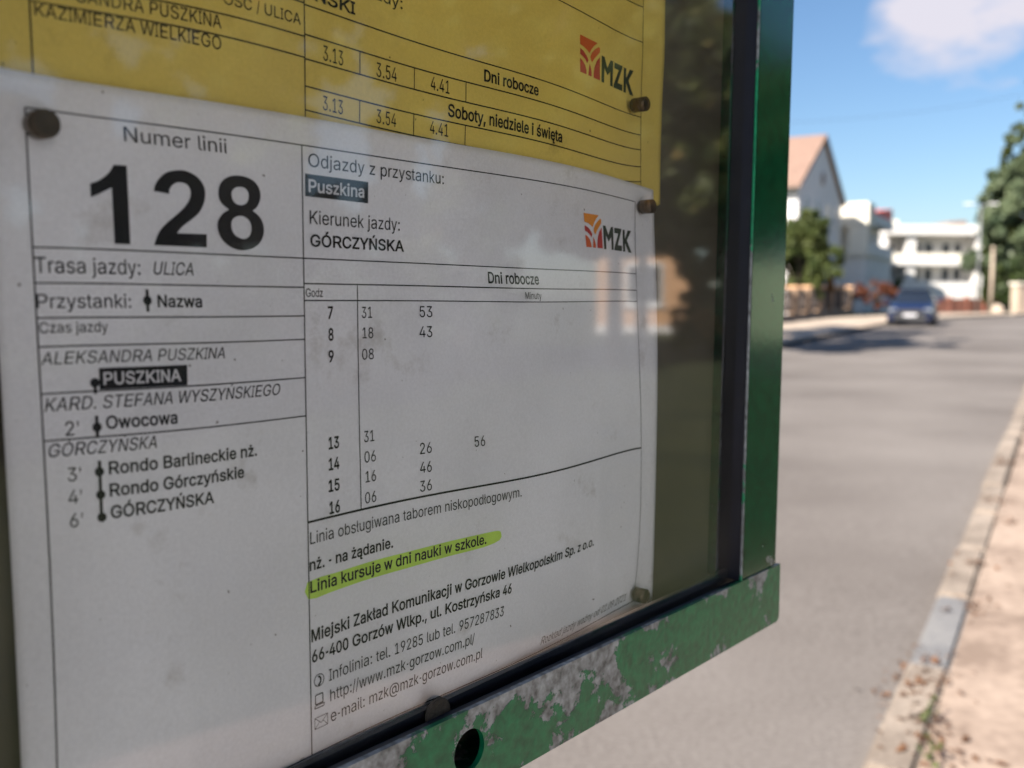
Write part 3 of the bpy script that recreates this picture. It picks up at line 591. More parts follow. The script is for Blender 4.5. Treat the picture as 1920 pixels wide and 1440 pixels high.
 'Z': (877, ['83 0 239 0 0 31 83 93 0 -31 155 226 547 770 -155 -226 20 30 612 861 -23 -30 23 31 681 951 -23 -29 5 -14 696 909 -5 14 -42 -2 571 904 42 1 -42 0 446 903 41 0 -122 0 81 903 121 0 0 38 81 1017 0 -38 237 0 793 1017 -237 0 0 -31 793 923 0 32 -152 -222 337 257 152 222 -22 -32 268 161 24 32 -24 -32 195 66 24 32 -5 14 180 109 5 -15 42 2 304 113 -41 -1 41 1 428 114 -41 0 124 0 799 114 -124 0 0 -38 799 0 0 38 -239 0']),
 'a': (778, ['320 -17 43 0 -48 0 189 10 39 -18 -40 18 95 89 23 -35 -23 35 61 216 0 -50 0 43 86 322 -17 -27 17 27 155 386 -29 -16 29 16 251 421 -35 -7 35 8 356 440 -35 -5 46 6 467 453 -28 -3 29 4 531 470 -14 -8 13 8 551 509 0 -18 0 2 551 513 0 -1 0 32 533 593 12 -21 -12 22 480 644 24 -12 -24 12 391 662 35 0 -36 0 298 645 26 11 -26 -12 235 602 16 17 -16 -18 200 548 7 18 -39 11 82 582 39 -11 18 46 157 692 -32 -27 32 27 266 751 -40 -12 40 12 388 769 -41 0 27 0 478 759 -33 6 33 -7 572 721 -30 18 29 -19 645 640 -20 36 19 -35 673 503 0 56 0 -168 673 0 0 168 -40 0 553 0 40 0 0 35 553 104 0 -35 -3 0 545 104 3 0 -9 -18 504 49 19 19 -19 -19 431 2 30 13 -31 -13', '341 91 -31 0 45 0 456 117 -31 -17 31 18 527 186 -16 -28 16 29 551 276 0 -32 0 34 551 380 0 -35 -5 -6 519 364 16 4 -16 -5 463 352 21 3 -22 -4 400 342 21 3 -20 -2 351 336 13 2 -29 -4 269 317 25 9 -26 -9 207 279 15 16 -16 -17 184 210 0 29 0 -26 204 144 -14 18 13 -17 259 104 -23 10 24 -9']),
 'b': (849, ['459 -16 63 0 -47 0 345 8 29 -16 -30 15 276 62 16 -20 -17 21 236 117 10 -15 -4 0 224 117 4 0 0 -39 224 0 0 39 -40 0 105 0 40 0 0 339 105 1017 0 -339 41 0 227 1017 -40 0 0 -126 227 638 0 127 3 0 236 638 -3 0 10 15 275 691 -16 -20 16 21 343 745 -29 -15 29 16 458 769 -48 0 63 0 626 721 -49 32 48 -32 740 585 -28 59 27 -59 780 378 0 79 0 -81 740 169 27 59 -27 -59 626 32 49 32 -48 -32', '440 94 -46 0 47 0 559 131 -32 -25 32 25 632 233 -17 -43 16 43 656 379 0 -54 0 53 632 522 16 -42 -16 43 560 623 32 -25 -33 24 440 660 48 0 -46 0 322 624 32 24 -32 -24 250 526 16 42 -16 -42 225 379 0 56 0 -56 250 230 -16 43 17 -43 323 130 -32 24 32 -24']),
 'c': (791, ['414 -16 38 0 -68 0 234 33 51 -33 -52 33 112 170 29 -59 -29 59 68 375 0 -78 0 79 112 582 -29 -59 29 59 234 720 -52 -33 51 32 414 769 -68 0 38 0 520 754 -33 10 33 -10 610 712 -27 18 27 -19 680 644 -20 27 19 -27 723 554 -9 33 -39 -10 606 524 39 10 -6 20 581 578 11 -16 -11 17 540 621 16 -12 -16 13 484 650 21 -7 -21 6 414 660 26 0 -50 0 290 620 33 27 -33 -26 217 517 16 43 -16 -43 193 375 0 51 0 -51 217 235 -16 43 16 -43 290 132 -33 26 33 -26 414 93 -50 0 26 0 485 103 -21 -7 21 7 541 132 -16 -12 17 13 583 177 -11 -17 12 18 608 234 -5 -20 40 -10 726 205 -39 10 -10 -35 682 112 20 27 -19 -27 612 43 28 19 -27 -20 521 -1 34 10 -33 -10']),
 'd': (849, ['391 -16 46 0 -64 0 223 32 48 -32 -49 32 109 169 28 -59 -27 59 68 378 0 -81 0 79 110 585 -28 -59 27 59 224 721 -49 -32 48 32 391 769 -63 0 48 0 506 745 -29 16 29 -15 575 691 -17 21 16 -20 612 638 -8 15 3 0 621 638 -3 0 0 127 621 1017 0 -126 41 0 744 1017 -41 0 0 -339 744 0 0 339 -40 0 625 0 40 0 0 39 625 117 0 -39 -4 0 613 117 4 0 -9 -15 574 62 17 21 -17 -20 505 8 29 15 -30 -16', '409 94 -47 0 46 0 526 130 -32 -24 32 24 599 230 -17 -43 16 43 623 379 0 -56 0 56 599 526 16 -42 -16 42 527 624 32 -24 -32 24 409 660 46 0 -48 0 289 623 32 24 -32 -25 217 522 16 43 -16 -42 193 379 0 53 0 -54 217 233 -16 43 17 -43 290 131 -32 25 33 -25']),
 'e': (808, ['424 -16 52 0 -74 0 234 33 53 -33 -53 33 111 170 29 -59 -28 58 68 374 0 -78 0 77 111 579 -29 -59 28 60 230 719 -51 -34 52 33 410 769 -68 0 42 0 532 748 -40 14 39 -14 638 682 -31 30 32 -30 714 564 -18 48 19 -49 742 388 0 69 0 -17 742 339 0 16 -197 0 150 339 197 0 0 34 150 442 0 -35 175 0 676 442 -175 0 -19 -13 619 404 19 13 0 50 595 537 16 -38 -16 39 525 628 31 -22 -31 21 410 660 46 0 -46 0 293 627 32 22 -33 -22 218 539 17 36 -17 -36 192 422 0 42 0 -22 192 355 0 22 0 -56 221 212 -19 40 19 -39 302 123 -35 20 35 -21 425 92 -47 0 30 0 507 105 -24 -8 25 9 571 145 -18 -17 18 18 611 211 -9 -26 40 -10 730 182 -40 9 -11 -40 670 79 29 29 -28 -30 565 9 42 17 -42 -17']),
 'f': (507, ['456 759 -148 0 0 -35 456 654 0 35 -148 0 13 654 148 0 0 35 13 759 0 -35 148 0', '161 0 41 0 0 288 161 863 0 -288 0 43 191 972 -20 -29 20 29 270 1038 -32 -15 33 14 375 1060 -37 0 28 0 445 1054 -19 4 18 -4 485 1042 -8 4 -10 -35 455 937 10 35 -6 2 430 944 11 -2 -11 3 389 948 17 0 -37 0 309 920 16 18 -17 -19 283 837 0 37 0 -279 283 0 0 279 -40 0']),
 'g': (850, ['414 -301 61 0 -56 0 268 -279 41 -15 -42 14 165 -220 27 -25 -28 25 101 -139 15 -29 34 20 203 -81 -34 -19 10 -16 243 -132 -16 18 16 -18 309 -177 -28 13 27 -12 414 -195 -43 0 61 0 564 -150 -39 -30 39 29 623 -12 0 -62 0 50 623 137 0 -50 -4 0 612 137 4 0 -9 -16 573 83 17 20 -16 -20 505 31 29 15 -30 -14 390 10 47 0 -61 0 225 53 49 -29 -48 29 110 180 28 -55 -28 56 68 382 0 -79 0 79 110 587 -28 -58 28 57 225 721 -49 -32 48 32 392 769 -63 0 47 0 507 746 -29 15 29 -16 576 692 -17 20 17 -21 615 638 -9 15 4 0 626 638 -3 0 0 40 626 759 0 -41 40 0 745 759 -40 0 0 -259 745 -18 0 259 0 -66 701 -180 29 42 -30 -41 581 -272 50 20 -50 -19', '410 118 -47 0 46 0 527 150 -32 -21 32 22 600 242 -17 -40 16 40 625 385 0 -55 0 54 600 528 17 -41 -16 41 528 624 32 -23 -32 24 410 660 47 0 -48 0 290 623 33 24 -32 -24 217 525 17 41 -16 -41 193 385 0 52 0 -53 217 245 -16 40 17 -40 291 152 -32 22 32 -23']),
 'h': (820, ['227 453 0 45 0 -151 227 0 0 151 -40 0 105 0 41 0 0 339 105 1017 0 -339 41 0 227 1017 -40 0 0 -147 227 575 0 147 -7 0 205 575 7 0 23 70 304 724 -43 -30 43 30 455 769 -58 0 51 0 590 737 -39 21 39 -21 681 642 -21 42 22 -43 714 481 0 64 0 -161 714 0 0 160 -41 0 592 0 41 0 0 157 592 470 0 -156 0 60 546 609 31 -33 -31 33 420 658 53 0 -36 0 322 635 29 15 -30 -16 253 565 16 31 -17 -30']),
 'i': (333, ['105 0 41 0 0 253 105 759 0 -253 41 0 227 759 -40 0 0 -253 227 0 0 253 -40 0', '167 886 24 0 -23 0 108 909 16 -16 -17 16 83 966 0 -22 0 23 108 1024 -17 -16 16 16 167 1047 -23 0 24 0 228 1024 -17 16 16 -16 253 966 0 23 0 -22 228 909 16 16 -17 -16']),
 'j': (333, ['105 759 0 -273 41 0 227 759 -40 0 0 -273 227 -60 0 273 1 -47 203 -181 17 34 -16 -34 129 -258 33 18 -32 -18 8 -285 48 0 -10 0 -20 -285 9 0 0 37 -20 -173 0 -38 8 0 4 -173 -8 0 35 0 81 -144 -16 -20 16 20 105 -58 0 -37 0 272', '167 886 23 0 -24 0 107 909 16 -16 -17 16 82 966 0 -22 0 23 107 1024 -17 -16 16 16 167 1047 -24 0 23 0 227 1024 -17 16 17 -16 252 966 0 23 0 -22 227 909 17 16 -17 -16']),
 'k': (761, ['220 273 45 42 0 50 220 423 0 -50 7 0 241 423 -7 0 109 112 569 759 -109 -112 50 0 720 759 -50 0 -117 -120 368 399 117 120 -5 0 354 399 5 0 -44 -42', '105 0 41 0 0 339 105 1017 0 -339 41 0 227 1017 -40 0 0 -339 227 0 0 339 -40 0', '588 0 52 0 -98 124 296 371 97 -123 29 29 382 457 -29 -28 121 -152 744 0 -120 152 -52 0']),
 'l': (378, ['279 -5 15 0 -59 0 148 40 28 -30 -29 30 105 169 0 -56 0 283 105 1017 0 -283 41 0 227 1017 -40 0 0 -273 227 197 0 274 0 -34 240 125 -8 14 9 -14 292 104 -26 0 13 0 321 105 -7 -1 6 1 339 109 -6 -2 8 -35 361 5 -7 35 -10 -2 323 -2 15 2 -14 -2']),
 'm': (1220, ['105 0 41 0 0 253 105 759 0 -253 40 0 224 759 -40 0 0 -56 225 591 -1 56 -4 0 215 591 3 0 11 40 265 692 -23 -27 23 27 344 752 -30 -13 30 14 438 772 -32 0 56 0 575 721 -35 34 34 -34 642 589 -10 54 -6 0 625 589 5 0 9 38 674 686 -24 -27 24 28 761 750 -34 -15 34 15 873 772 -40 0 44 0 994 744 -36 19 37 -20 1081 657 -21 39 22 -39 1114 510 0 59 0 -170 1114 0 0 170 -41 0 991 0 41 0 0 169 991 507 0 -169 0 55 945 625 31 -23 -31 24 837 661 41 0 -34 0 748 639 25 15 -25 -14 691 580 13 25 -14 -25 671 494 0 33 0 -164 671 0 0 165 -41 0 548 0 41 0 0 173 548 520 0 -174 0 42 506 622 28 -26 -28 26 399 661 43 0 -30 0 315 640 26 14 -26 -14 252 578 16 28 -17 -27 227 476 0 41 0 -159 227 0 0 159 -40 0']),
 'n': (819, ['227 453 0 45 0 -151 227 0 0 151 -40 0 105 0 41 0 0 253 105 759 0 -253 40 0 223 759 -39 0 1 -62 224 575 0 61 -6 0 205 575 6 0 23 70 304 724 -43 -30 43 30 455 769 -58 0 51 0 590 737 -39 21 39 -21 681 642 -22 42 22 -43 714 481 0 64 0 -161 714 0 0 160 -41 0 592 0 41 0 0 157 592 470 0 -156 0 60 546 609 31 -33 -31 33 420 658 53 0 -36 0 322 635 29 15 -30 -16 253 565 16 31 -17 -30']),
 'o': (830, ['414 -16 70 0 -68 0 234 33 51 -33 -52 33 112 170 29 -59 -29 59 68 375 0 -78 0 79 112 582 -29 -59 29 59 234 720 -52 -33 51 32 414 769 -68 0 70 0 597 720 -52 32 52 -33 719 582 -29 59 29 -59 762 375 0 79 0 -78 719 170 29 59 -29 -59 597 33 52 33 -52 -33', '414 93 -50 0 51 0 540 132 -33 -26 33 26 614 235 -16 -43 16 43 638 375 0 -51 0 51 614 516 16 -43 -16 43 540 620 33 -26 -33 27 414 660 51 0 -50 0 290 620 33 27 -33 -26 217 517 16 43 -16 -43 193 375 0 51 0 -51 217 235 -16 43 16 -43 290 132 -33 26 33 -26']),
 'p': (849, ['105 -285 41 0 0 348 105 759 0 -348 40 0 224 759 -40 0 0 -40 224 638 0 41 4 0 236 638 -4 0 9 15 274 691 -16 -20 17 21 343 745 -29 -15 29 16 458 769 -48 0 63 0 626 721 -49 32 48 -32 740 585 -28 59 27 -59 780 378 0 79 0 -81 740 169 27 59 -27 -59 626 32 49 32 -48 -32 459 -16 63 0 -47 0 345 8 30 -16 -29 15 276 62 17 -20 -17 21 236 117 10 -15 -3 0 227 117 3 0 0 -134 227 -285 0 134 -40 0', '440 94 -46 0 47 0 559 131 -32 -25 32 25 632 233 -17 -43 16 43 656 379 0 -54 0 53 632 522 16 -42 -16 43 560 623 32 -25 -33 24 440 660 48 0 -46 0 322 624 32 24 -32 -24 250 526 16 42 -16 -42 225 379 0 56 0 -56 250 230 -16 43 17 -43 323 130 -32 24 32 -24']),
 'r': (518, ['105 0 41 0 0 253 105 759 0 -253 40 0 223 759 -39 0 0 -39 223 642 0 39 3 0 231 642 -3 0 14 38 305 734 -35 -23 35 24 426 770 -45 0 10 0 459 769 -13 0 12 -1 487 767 -7 1 0 -40 487 645 0 41 -4 0 460 649 14 -2 -14 2 414 651 16 0 -36 0 318 629 28 15 -28 -15 252 567 16 27 -17 -27 227 474 0 35 0 -158 227 0 0 158 -40 0']),
 's': (730, ['364 -16 59 0 -52 0 224 7 41 -16 -40 15 124 76 26 -31 -27 30 71 188 9 -44 39 9 188 213 -39 -8 10 -42 248 121 -30 19 30 -20 363 91 -46 0 52 0 489 125 -32 -23 31 22 536 206 0 -32 0 26 508 271 19 -17 -19 18 424 310 37 -8 -42 10 298 340 42 -10 -68 16 144 416 34 -34 -33 35 94 548 0 -54 0 43 130 663 -24 -33 24 33 230 741 -42 -19 42 19 374 769 -54 0 52 0 508 745 -37 16 37 -16 598 678 -23 29 23 -28 648 580 -10 37 -37 -9 536 554 37 9 -9 29 485 631 25 -22 -25 23 375 665 49 0 -46 0 262 634 30 21 -30 -21 217 554 0 32 0 -28 248 487 -21 17 20 -18 343 446 -43 10 39 -9 459 419 -39 9 69 -17 612 343 -33 34 34 -34 662 213 0 52 0 -45 625 94 25 35 -25 -34 520 13 45 20 -45 -20']),
 't': (455, ['408 759 -132 0 0 -35 408 654 0 35 -132 0 13 654 132 0 0 35 13 759 0 -35 132 0', '130 942 0 -252 40 0 252 942 -41 0 0 -249 252 195 0 249 0 -33 272 123 -13 15 14 -16 341 100 -33 0 7 0 370 102 -12 -2 12 2 404 107 -10 -2 7 -34 426 3 -7 35 -12 -4 384 -5 16 1 -16 -2 337 -8 15 0 -66 0 184 43 36 -34 -36 34 130 186 0 -62 0 252']),
 'u': (820, ['365 -10 56 0 -51 0 230 22 39 -22 -39 21 138 117 22 -42 -22 43 105 278 0 -64 0 160 105 759 0 -161 41 0 227 759 -40 0 0 -157 227 288 0 157 0 -59 274 150 -31 33 31 -33 400 100 -53 0 37 0 498 124 -29 -16 29 16 567 194 -17 -31 17 30 592 305 0 -43 0 151 592 759 0 -152 41 0 714 759 -41 0 0 -253 714 0 0 253 -39 0 596 0 39 0 0 61 596 184 0 -62 6 0 615 184 -7 0 -24 -71 514 34 43 29 -43 -30']),
 'w': (1134, ['275 0 41 0 -77 253 45 759 77 -253 43 0 174 759 -43 0 31 -111 267 427 -31 111 13 -46 308 273 -15 57 14 -57 350 83 -14 70 -7 0 330 83 7 0 13 67 371 269 -14 -57 14 58 412 427 -13 -48 31 111 504 759 -31 -111 43 0 633 759 -43 0 30 -111 723 427 -30 111 13 -47 763 271 -14 57 14 -56 804 83 -13 69 -7 0 783 83 7 0 14 68 826 270 -14 -57 14 57 867 427 -13 -47 31 111 960 759 -31 -111 43 0 1089 759 -43 0 -77 -253 859 0 77 253 -41 0 737 0 41 0 -33 114 638 343 33 -114 -10 36 609 450 10 -36 -9 36 581 561 9 -38 -9 37 553 675 10 -38 9 0 581 675 -9 0 -9 -38 553 561 10 38 -9 -38 525 449 10 37 -9 -36 496 343 10 35 -33 -114 397 0 33 114 -40 0']),
 'y': (778, ['95 -277 7 -3 9 35 123 -171 -9 -36 7 -2 143 -175 -7 1 23 -5 208 -178 -20 -3 19 4 260 -148 -15 -16 16 17 301 -71 -11 -35 8 23 325 -3 -8 -22 -97 254 35 759 97 -254 44 0 169 759 -45 0 54 -150 330 310 -53 150 17 -46 374 173 -12 46 11 -45 411 42 -13 42 -15 0 367 42 15 0 13 42 405 174 -12 -46 12 45 448 310 -16 -46 54 150 610 759 -54 -150 45 0 743 759 -44 0 -112 -292 408 -116 112 291 -15 -40 353 -214 21 26 -21 -26 279 -271 28 12 -29 -13 183 -290 36 0 -20 0 129 -286 16 -3 -15 3']),
 'z': (761, ['83 0 198 0 0 30 83 91 0 -30 142 183 508 639 -142 -182 0 2 508 646 0 -2 -137 0 96 646 137 0 0 38 96 759 0 -38 189 0 665 759 -190 0 0 -33 665 662 0 32 -138 -181 252 120 138 181 0 -2 252 113 0 2 142 0 677 113 -141 0 0 -38 677 0 0 38 -198 0']),
 'Ó': (1067, ['534 -14 87 0 -87 0 301 50 68 -42 -68 42 140 230 39 -78 -40 79 81 508 0 -107 0 107 140 786 -40 -78 39 78 301 967 -68 -42 68 43 534 1031 -87 0 87 0 767 967 -68 43 68 -42 928 786 -39 78 39 -78 986 508 0 107 0 -107 928 230 39 79 -39 -78 767 50 68 42 -68 -42', '534 106 -61 0 61 0 699 152 -50 -31 49 31 817 288 -29 -60 29 60 860 508 0 -86 0 87 817 729 29 -60 -29 60 699 865 49 -30 -50 31 534 912 61 0 -61 0 368 865 50 31 -49 -31 251 729 29 60 -30 -61 207 508 0 87 0 -86 251 288 -30 60 29 -59 368 152 -49 31 50 -31', '480 1116 33 0 32 67 576 1317 -32 -67 45 0 712 1317 -45 0 -44 -67 580 1116 44 67 -33 0']),
 'ó': (830, ['414 -16 70 0 -68 0 234 33 51 -33 -52 33 112 170 29 -59 -29 59 68 375 0 -78 0 79 112 582 -29 -59 29 59 234 720 -52 -33 51 32 414 769 -68 0 70 0 597 720 -52 32 52 -33 719 582 -29 59 29 -59 762 375 0 79 0 -78 719 170 29 59 -29 -59 597 33 52 33 -52 -33', '414 93 -50 0 51 0 540 132 -33 -26 33 26 614 235 -16 -43 16 43 638 375 0 -51 0 51 614 516 16 -43 -16 43 540 620 33 -26 -33 27 414 660 51 0 -50 0 290 620 33 27 -33 -26 217 517 16 43 -16 -43 193 375 0 51 0 -51 217 235 -16 43 16 -43 290 132 -33 26 33 -26', '361 858 34 0 32 67 457 1058 -32 -67 45 0 593 1058 -45 0 -44 -67 462 858 44 67 -34 0']),
 'ą': (778, ['320 -17 43 0 -48 0 189 10 39 -18 -40 18 95 89 23 -35 -23 35 61 216 0 -50 0 43 86 322 -17 -27 17 27 155 386 -29 -16 29 16 251 421 -35 -7 35 8 356 440 -35 -5 46 6 467 453 -28 -3 29 4 531 470 -14 -8 13 8 551 509 0 -18 0 2 551 513 0 -1 0 32 533 593 12 -21 -12 22 480 644 24 -12 -24 12 391 662 35 0 -36 0 298 645 26 11 -26 -12 235 602 16 17 -16 -18 200 548 7 18 -39 11 82 582 39 -11 18 46 157 692 -32 -27 32 27 266 751 -40 -12 40 12 388 769 -41 0 27 0 478 759 -33 6 33 -7 572 721 -30 18 29 -19 645 640 -20 36 19 -35 673 503 0 56 0 -168 673 0 0 168 -40 0 553 0 40 0 0 35 553 104 0 -35 -3 0 545 104 3 0 -9 -18 504 49 19 19 -19 -19 431 2 30 13 -31 -13', '341 91 -31 0 45 0 456 117 -31 -17 31 18 527 186 -16 -28 16 29 551 276 0 -32 0 34 551 380 0 -35 -5 -6 519 364 16 4 -16 -5 463 352 21 3 -22 -4 400 342 21 3 -20 -2 351 336 13 2 -29 -4 269 317 25 9 -26 -9 207 279 15 16 -16 -17 184 210 0 29 0 -26 204 144 -14 18 13 -17 259 104 -23 10 24 -9', '595 -290 27 0 -44 0 483 -256 31 -23 -31 22 437 -158 0 -43 0 32 467 -68 -20 -27 20 28 552 11 -36 -25 41 -4 673 0 -40 4 -31 -24 593 -65 22 20 -22 -19 560 -135 0 28 0 -16 574 -173 -9 9 9 -10 617 -188 -20 0 12 0 651 -182 -10 -4 11 3 678 -171 -7 -4 12 -30 714 -260 -12 29 -14 -7 664 -280 19 6 -19 -7']),
 'Ć': (1020, ['535 -14 52 0 -88 0 300 50 69 -42 -68 42 139 230 39 -78 -39 79 81 508 0 -107 0 107 139 786 -39 -78 39 78 300 967 -68 -42 69 43 535 1031 -88 0 51 0 680 1009 -45 15 46 -15 804 942 -37 29 37 -29 896 837 -25 41 24 -41 946 696 -9 53 -43 0 817 696 43 0 -8 36 779 789 17 -27 -18 27 715 857 25 -19 -26 18 631 898 30 -9 -31 9 535 912 33 0 -63 0 367 864 49 32 -49 -31 250 728 29 59 -29 -60 207 508 0 87 0 -86 250 289 -29 60 29 -60 368 153 -50 31 49 -32 535 106 -62 0 33 0 631 120 -31 -9 30 9 715 161 -26 -18 25 18 779 229 -18 -27 17 27 817 321 -8 -35 43 0 946 321 -43 0 -9 -52 896 181 25 41 -24 -41 805 76 36 29 -37 -29 681 9 46 15 -46 -15', '479 1116 33 0 32 67 574 1317 -32 -67 46 0 711 1317 -46 0 -44 -67 579 1116 44 67 -33 0']),
 'ę': (808, ['424 -16 52 0 -74 0 234 33 53 -33 -53 33 111 170 29 -59 -28 58 68 374 0 -78 0 77 111 579 -29 -59 28 60 230 719 -51 -34 52 33 410 769 -68 0 42 0 532 748 -40 14 39 -14 638 682 -31 30 32 -30 714 564 -18 48 19 -49 742 388 0 69 0 -17 742 339 0 16 -197 0 150 339 197 0 0 34 150 442 0 -35 175 0 676 442 -175 0 -19 -13 619 404 19 13 0 50 595 537 16 -38 -16 39 525 628 31 -22 -31 21 410 660 46 0 -46 0 293 627 32 22 -33 -22 218 539 17 36 -17 -36 192 422 0 42 0 -22 192 355 0 22 0 -56 221 212 -19 40 19 -39 302 123 -35 20 35 -21 425 92 -47 0 30 0 507 105 -24 -8 25 9 571 145 -18 -17 18 18 611 211 -9 -26 40 -10 730 182 -40 9 -11 -40 670 79 29 29 -28 -30 565 9 42 17 -42 -17', '598 -296 27 0 -44 0 485 -263 31 -22 -31 23 439 -165 0 -42 0 17 447 -115 -5 -17 5 16 467 -67 -8 -16 9 17 498 -17 -11 -17 12 17 537 35 -14 -18 65 49 730 182 -64 -49 -12 -40 684 76 18 31 -19 -31 628 -8 18 25 -19 -25 581 -78 12 21 -13 -22 562 -141 0 20 0 -16 576 -180 -9 10 9 -9 620 -194 -20 0 12 0 654 -188 -10 -4 10 3 681 -177 -8 -4 12 -30 717 -266 -12 30 -14 -7 667 -286 20 6 -19 -7']),
 'ł': (414, ['301 -5 15 0 -59 0 170 40 29 -30 -28 30 128 169 0 -56 0 283 128 1017 0 -283 40 0 250 1017 -41 0 0 -273 250 197 0 274 0 -34 263 125 -9 14 9 -14 315 104 -26 0 12 0 343 105 -6 -1 7 1 362 109 -6 -2 7 -35 384 5 -8 35 -11 -2 346 -2 15 2 -15 -2', '13 451 118 68 0 36 13 560 0 -36 118 68 366 765 -118 -69 0 -37 366 656 0 36 -118 -69']),
 'Ń': (1047, ['120 0 43 0 0 339 120 1017 0 -339 51 0 272 1017 -50 0 138 -217 686 365 -138 218 11 -16 726 301 -16 27 15 -26 775 213 -18 33 18 -32 828 110 -18 36 -6 -1 810 107 6 1 -4 38 801 216 2 -35 -1 36 798 314 1 -29 0 30 798 390 0 -21 0 209 798 1017 0 -209 43 0 927 1017 -43 0 0 -339 927 0 0 339 -51 0 774 0 51 0 -123 193 404 580 123 -193 -16 26 355 661 17 -28 -17 29 296 762 22 -39 -22 39 215 904 32 -56 8 1 238 907 -7 -1 3 -50 244 767 -1 43 2 -42 249 656 -1 31 0 -32 250 582 0 18 0 -194 250 0 0 194 -43 0', '470 1116 33 0 32 67 565 1317 -31 -67 46 0 702 1317 -46 0 -44 -67 570 1116 44 67 -33 0']),
 'ń': (819, ['227 453 0 45 0 -151 227 0 0 151 -40 0 105 0 41 0 0 253 105 759 0 -253 40 0 223 759 -39 0 1 -62 224 575 0 61 -6 0 205 575 6 0 23 70 304 724 -43 -30 43 30 455 769 -58 0 51 0 590 737 -39 21 39 -21 681 642 -22 42 22 -43 714 481 0 64 0 -161 714 0 0 160 -41 0 592 0 41 0 0 157 592 470 0 -156 0 60 546 609 31 -33 -31 33 420 658 53 0 -36 0 322 635 29 15 -30 -16 253 565 16 31 -17 -30', '356 858 33 0 32 67 451 1058 -32 -67 46 0 588 1058 -46 0 -44 -67 456 858 44 67 -33 0']),
 'Ś': (893, ['447 -18 78 0 -73 0 255 18 54 -24 -54 25 128 120 30 -44 -31 44 76 273 4 -58 45 0 209 273 -44 0 3 -39 247 175 -22 26 22 -25 333 117 -35 13 35 -12 447 98 -41 0 47 0 572 121 -37 -15 37 14 659 184 -21 -28 21 27 691 279 0 -36 0 32 664 358 18 -21 -18 20 592 409 30 -14 -31 14 490 445 37 -10 -41 11 367 479 41 -12 -84 23 172 578 46 -43 -45 44 104 745 0 -68 0 57 150 896 -31 -43 31 43 275 996 -53 -24 53 23 454 1031 -66 0 67 0 632 995 -51 24 52 -24 754 897 -30 42 30 -41 802 756 -2 53 -43 0 675 756 42 0 -6 51 604 875 42 -29 -41 28 450 917 61 0 -44 0 335 896 33 14 -34 -15 257 836 19 25 -18 -25 230 751 0 32 0 -34 262 667 -21 22 21 -21 339 616 -30 13 30 -12 425 587 -28 7 34 -10 529 559 -35 9 29 -8 623 527 -33 13 34 -13 717 475 -29 22 30 -21 789 395 -18 32 18 -32 817 277 0 47 0 -55 773 127 29 45 -29 -45 647 21 55 26 -55 -26', '392 1116 33 0 32 67 488 1317 -32 -67 45 0 624 1317 -45 0 -44 -67 492 1116 44 67 -33 0']),
 'ś': (730, ['364 -16 59 0 -52 0 224 7 41 -16 -40 15 124 76 26 -31 -27 30 71 188 9 -44 39 9 188 213 -39 -8 10 -42 248 121 -30 19 30 -20 363 91 -46 0 52 0 489 125 -32 -23 31 22 536 206 0 -32 0 26 508 271 19 -17 -19 18 424 310 37 -8 -42 10 298 340 42 -10 -68 16 144 416 34 -34 -33 35 94 548 0 -54 0 43 130 663 -24 -33 24 33 230 741 -42 -19 42 19 374 769 -54 0 52 0 508 745 -37 16 37 -16 598 678 -23 29 23 -28 648 580 -10 37 -37 -9 536 554 37 9 -9 29 485 631 25 -22 -25 23 375 665 49 0 -46 0 262 634 30 21 -30 -21 217 554 0 32 0 -28 248 487 -21 17 20 -18 343 446 -43 10 39 -9 459 419 -39 9 69 -17 612 343 -33 34 34 -34 662 213 0 52 0 -45 625 94 25 35 -25 -34 520 13 45 20 -45 -20', '319 858 33 0 32 67 414 1058 -31 -67 46 0 551 1058 -45 0 -44 -67 419 858 44 67 -33 0']),
 'ż': (761, ['83 0 198 0 0 30 83 91 0 -30 142 183 508 639 -142 -182 0 2 508 646 0 -2 -137 0 96 646 137 0 0 38 96 759 0 -38 189 0 665 759 -190 0 0 -33 665 662 0 32 -138 -181 252 120 138 181 0 -2 252 113 0 2 142 0 677 113 -141 0 0 -38 677 0 0 38 -198 0', '374 886 23 0 -24 0 314 909 16 -16 -17 16 289 966 0 -22 0 23 314 1024 -17 -16 16 16 374 1047 -24 0 23 0 434 1024 -17 16 17 -16 459 966 0 23 0 -22 434 909 17 16 -17 -16']),
 ' ': (376, []),
}


class Sheet:
    def __init__(self, CS, CT, CD, sb, tb):
        self.cs, self.ct, self.cd = np.array(CS), np.array(CT), np.array(CD)
        self.sb, self.tb = sb, tb
        self.ns, self.nt = self.cs.shape
    def basis(self, S, T):
        x = np.clip((2 * S - self.sb[0] - self.sb[1]) / (self.sb[1] - self.sb[0]), -1, 1)
        y = np.clip((2 * T - self.tb[0] - self.tb[1]) / (self.tb[1] - self.tb[0]), -1, 1)
        bx = np.stack([np.cos(k * np.arccos(x)) for k in range(self.ns)], -1)
        by = np.stack([np.cos(k * np.arccos(y)) for k in range(self.nt)], -1)
        return (bx[..., :, None] * by[..., None, :]).reshape(x.shape + (-1,))
    def pos(self, s, t, extra=0.0):
        s = np.asarray(s, float); t = np.asarray(t, float)
        S, T = s.copy(), t.copy()
        for _ in range(4):
            b = self.basis(S, T)
            S = s + b @ self.cs.ravel(); T = t + b @ self.ct.ravel()
        D = self.depth(S, T, self.basis(S, T) @ self.cd.ravel()) + extra
        k = 1 - D / HD
        return cl(S * k, T * k, D)
